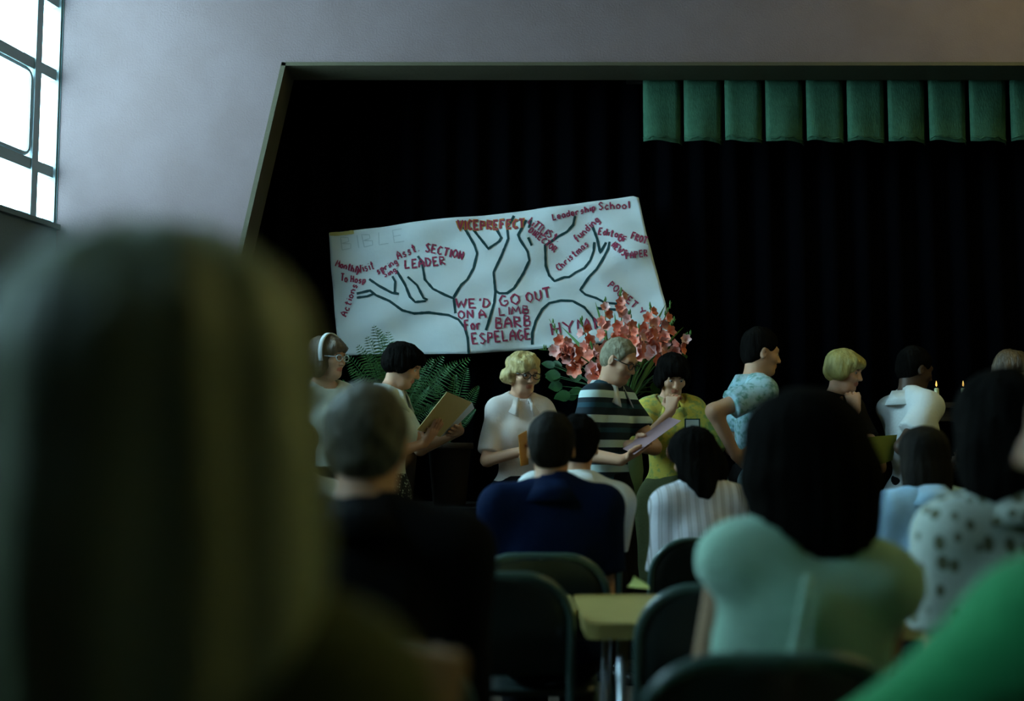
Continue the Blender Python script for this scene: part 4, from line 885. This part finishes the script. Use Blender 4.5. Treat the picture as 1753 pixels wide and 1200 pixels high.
# ------------------------------------------------------------------ candle table on the stage
cx = at(1625, 690, 7.0)
r = empty('candle_table', (cx.x, 7.05, STAGE_Z)); tag(r, 'small dark wooden table with candles standing on the stage', 'table'); hz = cx.z - STAGE_Z
b = MB(); b.box((-.22, -.16, hz - .03), (.26, .18, hz)); b.build('table_top', M['dark_wood'], r)
b = MB(); b.box((-.19, -.13, hz - .11), (.23, .15, hz - .03)); b.build('apron', M['dark_wood'], r)
for x in (-.175, .215):
    for y in (-.115, .135): b = MB(); b.box((x - .02, y - .02, 0), (x + .02, y + .02, hz - .11)); b.build('leg', M['dark_wood'], r)
for px_, lab in ((1604, 'lit cream candle beside the boy in the white shirt'), (1650, 'second lit cream candle on the dark stage table')):
    p = at(px_, 690, 7.0); c = empty('candle', (p.x, 7.0, cx.z)); tag(c, lab, 'candle', 'candles on the stage table')
    b = MB(); b.lathe([(.02, 0), (.03, .002), (.03, .008), (.012, .012)], 16); b.build('dish', M['dark_wood'], c, True)
    b = MB(); b.lathe([(.0145, .008), (.014, .03), (.0135, .085), (.010, .09)], 14); b.build('wax', M['wax'], c, True)
    b = MB(); b.tube([(0, 0, .088), (.001, 0, .10)], .0014, 6); b.build('wick', M['rubber'], c)
    b = MB(); b.lathe([(.001, .098), (.0055, .106), (.0045, .118), (.0008, .134)], 10); b.build('flame', M['flame'], c, True)

# ------------------------------------------------------------------ gladioli in a vase, ferns
FB = at(1066, 690, 6.92)
vz = FB.z; vb = empty('flower_vase', (FB.x, 6.92, STAGE_Z)); tag(vb, 'tall grey green vase holding the gladioli on the stage edge', 'vase')
hv = vz - STAGE_Z; b = MB(); b.lathe([(.07, 0), (.10, .02), (.12, hv * .35), (.10, hv * .7), (.075, hv * .9), (.09, hv), (.08, hv - .005), (.065, hv * .9)], 24); b.build('bowl', M['vase'], vb, True)
b = MB(); b.tube([(.088 * math.cos(2 * math.pi * k / 24), .088 * math.sin(2 * math.pi * k / 24), hv + .001) for k in range(24)], .007, 8, True); b.build('rim', M['vase'], vb, True)
def petal(b, o, d, up, L, W):
    """cupped petal from o along d"""
    d = d.normalized(); s = d.cross(up).normalized(); n = s.cross(d); v = []; f = []
    for i, (t, w, h) in enumerate(((0, .12, 0), (.35, .8, .10), (.7, 1.0, .16), (1, .35, .06))):
        for j in (-1, 0, 1): v.append(o + d * L * t + s * W * w * .5 * j + n * (h * L - .10 * L * (j == 0)))
    for i in range(3):
        for j in range(2): a = i * 3 + j; f.append((a, a + 1, a + 4, a + 3))
    b.add(v, f)
def blade(b, pts, w):
    n = len(pts); v = []
    for i, p in enumerate(pts):
        t = (pts[min(i + 1, n - 1)] - pts[max(i - 1, 0)]).normalized(); s = t.cross(Vector((0, 1, 0.2))).normalized(); k = math.sin(math.pi * (.12 + .86 * i / (n - 1))) * w / 2
        v += [p - s * k, p + Vector((0, -.15 * k, 0)), p + s * k]
    b.add(v, [(i * 3 + j, i * 3 + j + 1, i * 3 + j + 4, i * 3 + j + 3) for i in range(n - 1) for j in (0, 1)])
spk = [((922, 598), (985, 604), .55, 5, 0), ((940, 546), (988, 632), .62, 5, 1), ((994, 546), (1022, 640), .92, 6, 0), ((1034, 513), (1042, 620), .92, 7, 1), ((1062, 497), (1066, 600), .95, 8, 0), ((1078, 535), (1076, 612), .95, 5, 0),
       ((1115, 523), (1104, 600), .9, 6, 1), ((1150, 517), (1112, 602), .72, 6, 1), ((1157, 546), (1118, 612), .72, 4, 0), ((1183, 572), (1138, 618), .85, 4, 1), ((1012, 590), (1026, 650), .95, 4, 1), ((1092, 560), (1088, 625), .95, 5, 1)]
gdesc = ['low coral gladiolus leaning far out beside the blonde girl', 'coral gladiolus with a bare green tip leaning over the painted trunk arch', 'coral gladiolus standing at the end of the painted arch', 'pale pink upright gladiolus beside the long green blade', 'tallest coral gladiolus at the middle of the bunch',
         'short orange coral gladiolus behind the fair crew cut', 'pink gladiolus with a green bud tip in front of the banner corner', 'pale pink gladiolus crossing the banner edge with long green tip', 'coral gladiolus just past the banner edge', 'pale pink gladiolus drooping out over the girl in yellow', 'drooping pink gladiolus beside the ear of the striped boy', 'pink gladiolus tucked low in the bunch']
GY = [6.84, 7.01, 6.92, 6.87, 7.00, 6.90, 6.93, 7.04, 6.82, 6.93, 6.78, 6.79]
def mouth(p, rad, z):
    d = Vector((p.x - FB.x, p.y - 6.92, 0)); d = d * .22; d = d if d.length < rad else d.normalized() * rad
    return Vector((FB.x + d.x, 6.92 + d.y, z))
for (tip, low, cov, nb, kind), lab, yy in zip(spk, gdesc, GY):
    random.uniform(0, 1); a = at(*tip, yy); c = at(*low, yy + .02); base = mouth(c, .03, vz - .12); lip = mouth(c, .058, vz + .012)
    r = empty('gladiolus', base); tag(r, lab, 'flower', 'gladioli in the stage vase')
    def gb(b, nm, m, sm=True): o = b.build(nm, m, r, sm); o.matrix_parent_inverse = Matrix.Translation(-r.location); return o
    pts = [base, lip] + [lip.lerp(c, t) + Vector((0, 0, .05 * math.sin(math.pi * t))) for t in (.33, .67)] + [c.lerp(a, t) for t in (0, .33, .66, 1)]
    b = MB(); b.tube(pts, .004, 6, radii=[.0055, .0052, .005, .0046, .0042, .0036, .003, .0015]); gb(b, 'stem', M['stem'])
    ax_ = (a - c).normalized()
    nb += 2
    for k in range(nb):
        t = (k + .3) / nb * cov; o = c.lerp(a, t); sz = (1 - .5 * t) * .072
        sd = Vector((random.uniform(-1, 1), -1.0, random.uniform(-.3, .5))); sd.x += (1 if k % 2 else -1) * .8; sd.normalize(); bl = MB()
        for q in range(6):
            an = math.pi / 3 * q + random.uniform(-.2, .2); u1 = sd.orthogonal().normalized(); u2 = sd.cross(u1)
            petal(bl, o + sd * .008, sd * .75 + (u1 * math.cos(an) + u2 * math.sin(an)) * .85, sd, sz, sz * .72)
        gb(bl, 'blossom', M['petal_pale' if (k + kind) % 3 == 0 else 'petal'])
    for k in range(4):
        t = cov + (1 - cov) * k / 4 if cov < .9 else .86 + .035 * k
        o = c.lerp(a, t); b = MB(); b.lathe([(.001, 0), (.006, .008), (.0045, .022), (.001, .032)], 6, o + Vector((random.uniform(-.008, .008), -.006, 0))); gb(b, 'bud', M['stem'])
# loose foliage of the bouquet
fo = empty('bouquet_foliage', (FB.x, 6.92, vz)); tag(fo, 'dark green leaves and long blades filling out the gladiolus bouquet', 'foliage')
for k in range(46):
    e = at(random.uniform(935, 1165), random.uniform(588, 684), 7.20 + random.uniform(-.05, .09)); lx = FB.x + (e.x - FB.x) * .13 + random.uniform(-.008, .008); o = Vector((lx, 6.955, vz - .03)); lip = Vector((lx, 6.972 + random.uniform(-.006, .006), vz + .016)); s0 = lip.lerp(e, .45) + Vector((0, 0, .03))
    b = MB(); b.tube([o, lip, s0, e], .0022, 5); d = (e - s0).normalized()
    blade(b, [e + d * .11 * (i / 5 - .3) + Vector((0, -.02 * (i / 5) ** 2, -.02 * (i / 5) ** 2)) for i in range(6)], random.uniform(.045, .085)); o_ = b.build('leaf', M['leaf'], fo, True); o_.matrix_parent_inverse = Matrix.Translation(-fo.location)
for e in ((1019, 517), (1052, 535), (1031, 560), (1098, 556), (1170, 560), (962, 560), (1140, 520)):
    t = at(*e, 7.30); o = mouth(t, .035, vz - .02); o.y = 6.965; b = MB(); blade(b, [o.lerp(t, i / 9) + Vector((0, 0, .05 * math.sin(math.pi * i / 9))) for i in range(10)], .026); o_ = b.build('blade_leaf', M['stem'], fo, True); o_.matrix_parent_inverse = Matrix.Translation(-fo.location)
def fern(label, basepx, tips, Y):
    b0 = at(*basepx, Y); r = empty('potted_fern', (b0.x, Y, STAGE_Z)); tag(r, label, 'fern', 'ferns along the stage edge')
    hp_ = b0.z - STAGE_Z - .10; b = MB(); b.lathe([(.09, 0), (.10, .01), (.13, hp_ * .9), (.145, hp_ * .9), (.145, hp_), (.128, hp_), (.122, hp_ - .03)], 20); b.build('pot', M['pot'], r, True)
    b = MB(); b.lathe([(.001, hp_ - .012), (.12, hp_ - .01), (.001, hp_ + .004)], 16); b.build('soil', M['soil'], r, True)
    O = Vector((0, 0, hp_))
    for (tx, ty) in tips:
        t = at(tx, ty, Y + random.uniform(-.16, .12)) - Vector((b0.x, Y, STAGE_Z)); d = t - O; L = d.length; mid = O + d * .55 + Vector((0, 0, .18 * L)); NP = 26; cen = []
        for i in range(NP + 1): u = i / NP; cen.append(O * (1 - u) ** 2 + mid * 2 * u * (1 - u) + t * u * u)
        b = MB(); b.tube(cen, .002, 5, radii=[.0035 * (1 - .8 * i / NP) for i in range(NP + 1)])
        for i in range(4, NP):
            u = i / NP; tg = (cen[i + 1] - cen[i]).normalized(); s = tg.cross(Vector((0.1, -1, .35))).normalized(); ln = .068 * math.sin(math.pi * min(1, .18 + .80 * u)) ** .8 * min(1.2, L / .5)
            for sg in (-1, 1):
                for h in (0,):
                    o = cen[i].lerp(cen[i + 1], h); e = o + (s * sg + tg * .45).normalized() * ln + Vector((0, -.01, -.25 * ln)); m = o.lerp(e, .4); w = tg * .0036
                    n = len(b.v); b.add([o, m + w, e, m - w], [(0, 1, 2, 3)])
        b.build('frond', M['fern'], r, False)
fern('bushy potted fern between the headband girl and the folder', (678, 720), [(640, 556), (655, 572), (612, 590), (628, 575), (596, 628), (606, 660), (672, 585), (700, 600), (742, 612), (770, 625), (720, 640), (600, 690), (755, 690), (735, 660), (655, 620), (690, 650), (806, 612), (640, 650), (622, 600), (648, 562), (664, 566), (632, 604), (715, 612), (760, 608), (680, 612), (610, 636), (782, 618), (705, 672), (640, 690), (666, 640), (728, 618), (590, 606)], 6.92)
fern('trailing potted fern reaching up behind the headband girl', (535, 740), [(505, 590), (520, 575), (490, 610), (545, 600), (470, 630), (560, 640), (585, 680), (510, 640), (530, 620), (590, 650)], 6.94)
fern('arching potted fern with long drooping fronds beside the dark stage gap', (770, 730), [(800, 628), (820, 660), (806, 685), (780, 640), (745, 645), (730, 690), (815, 700)], 7.16)
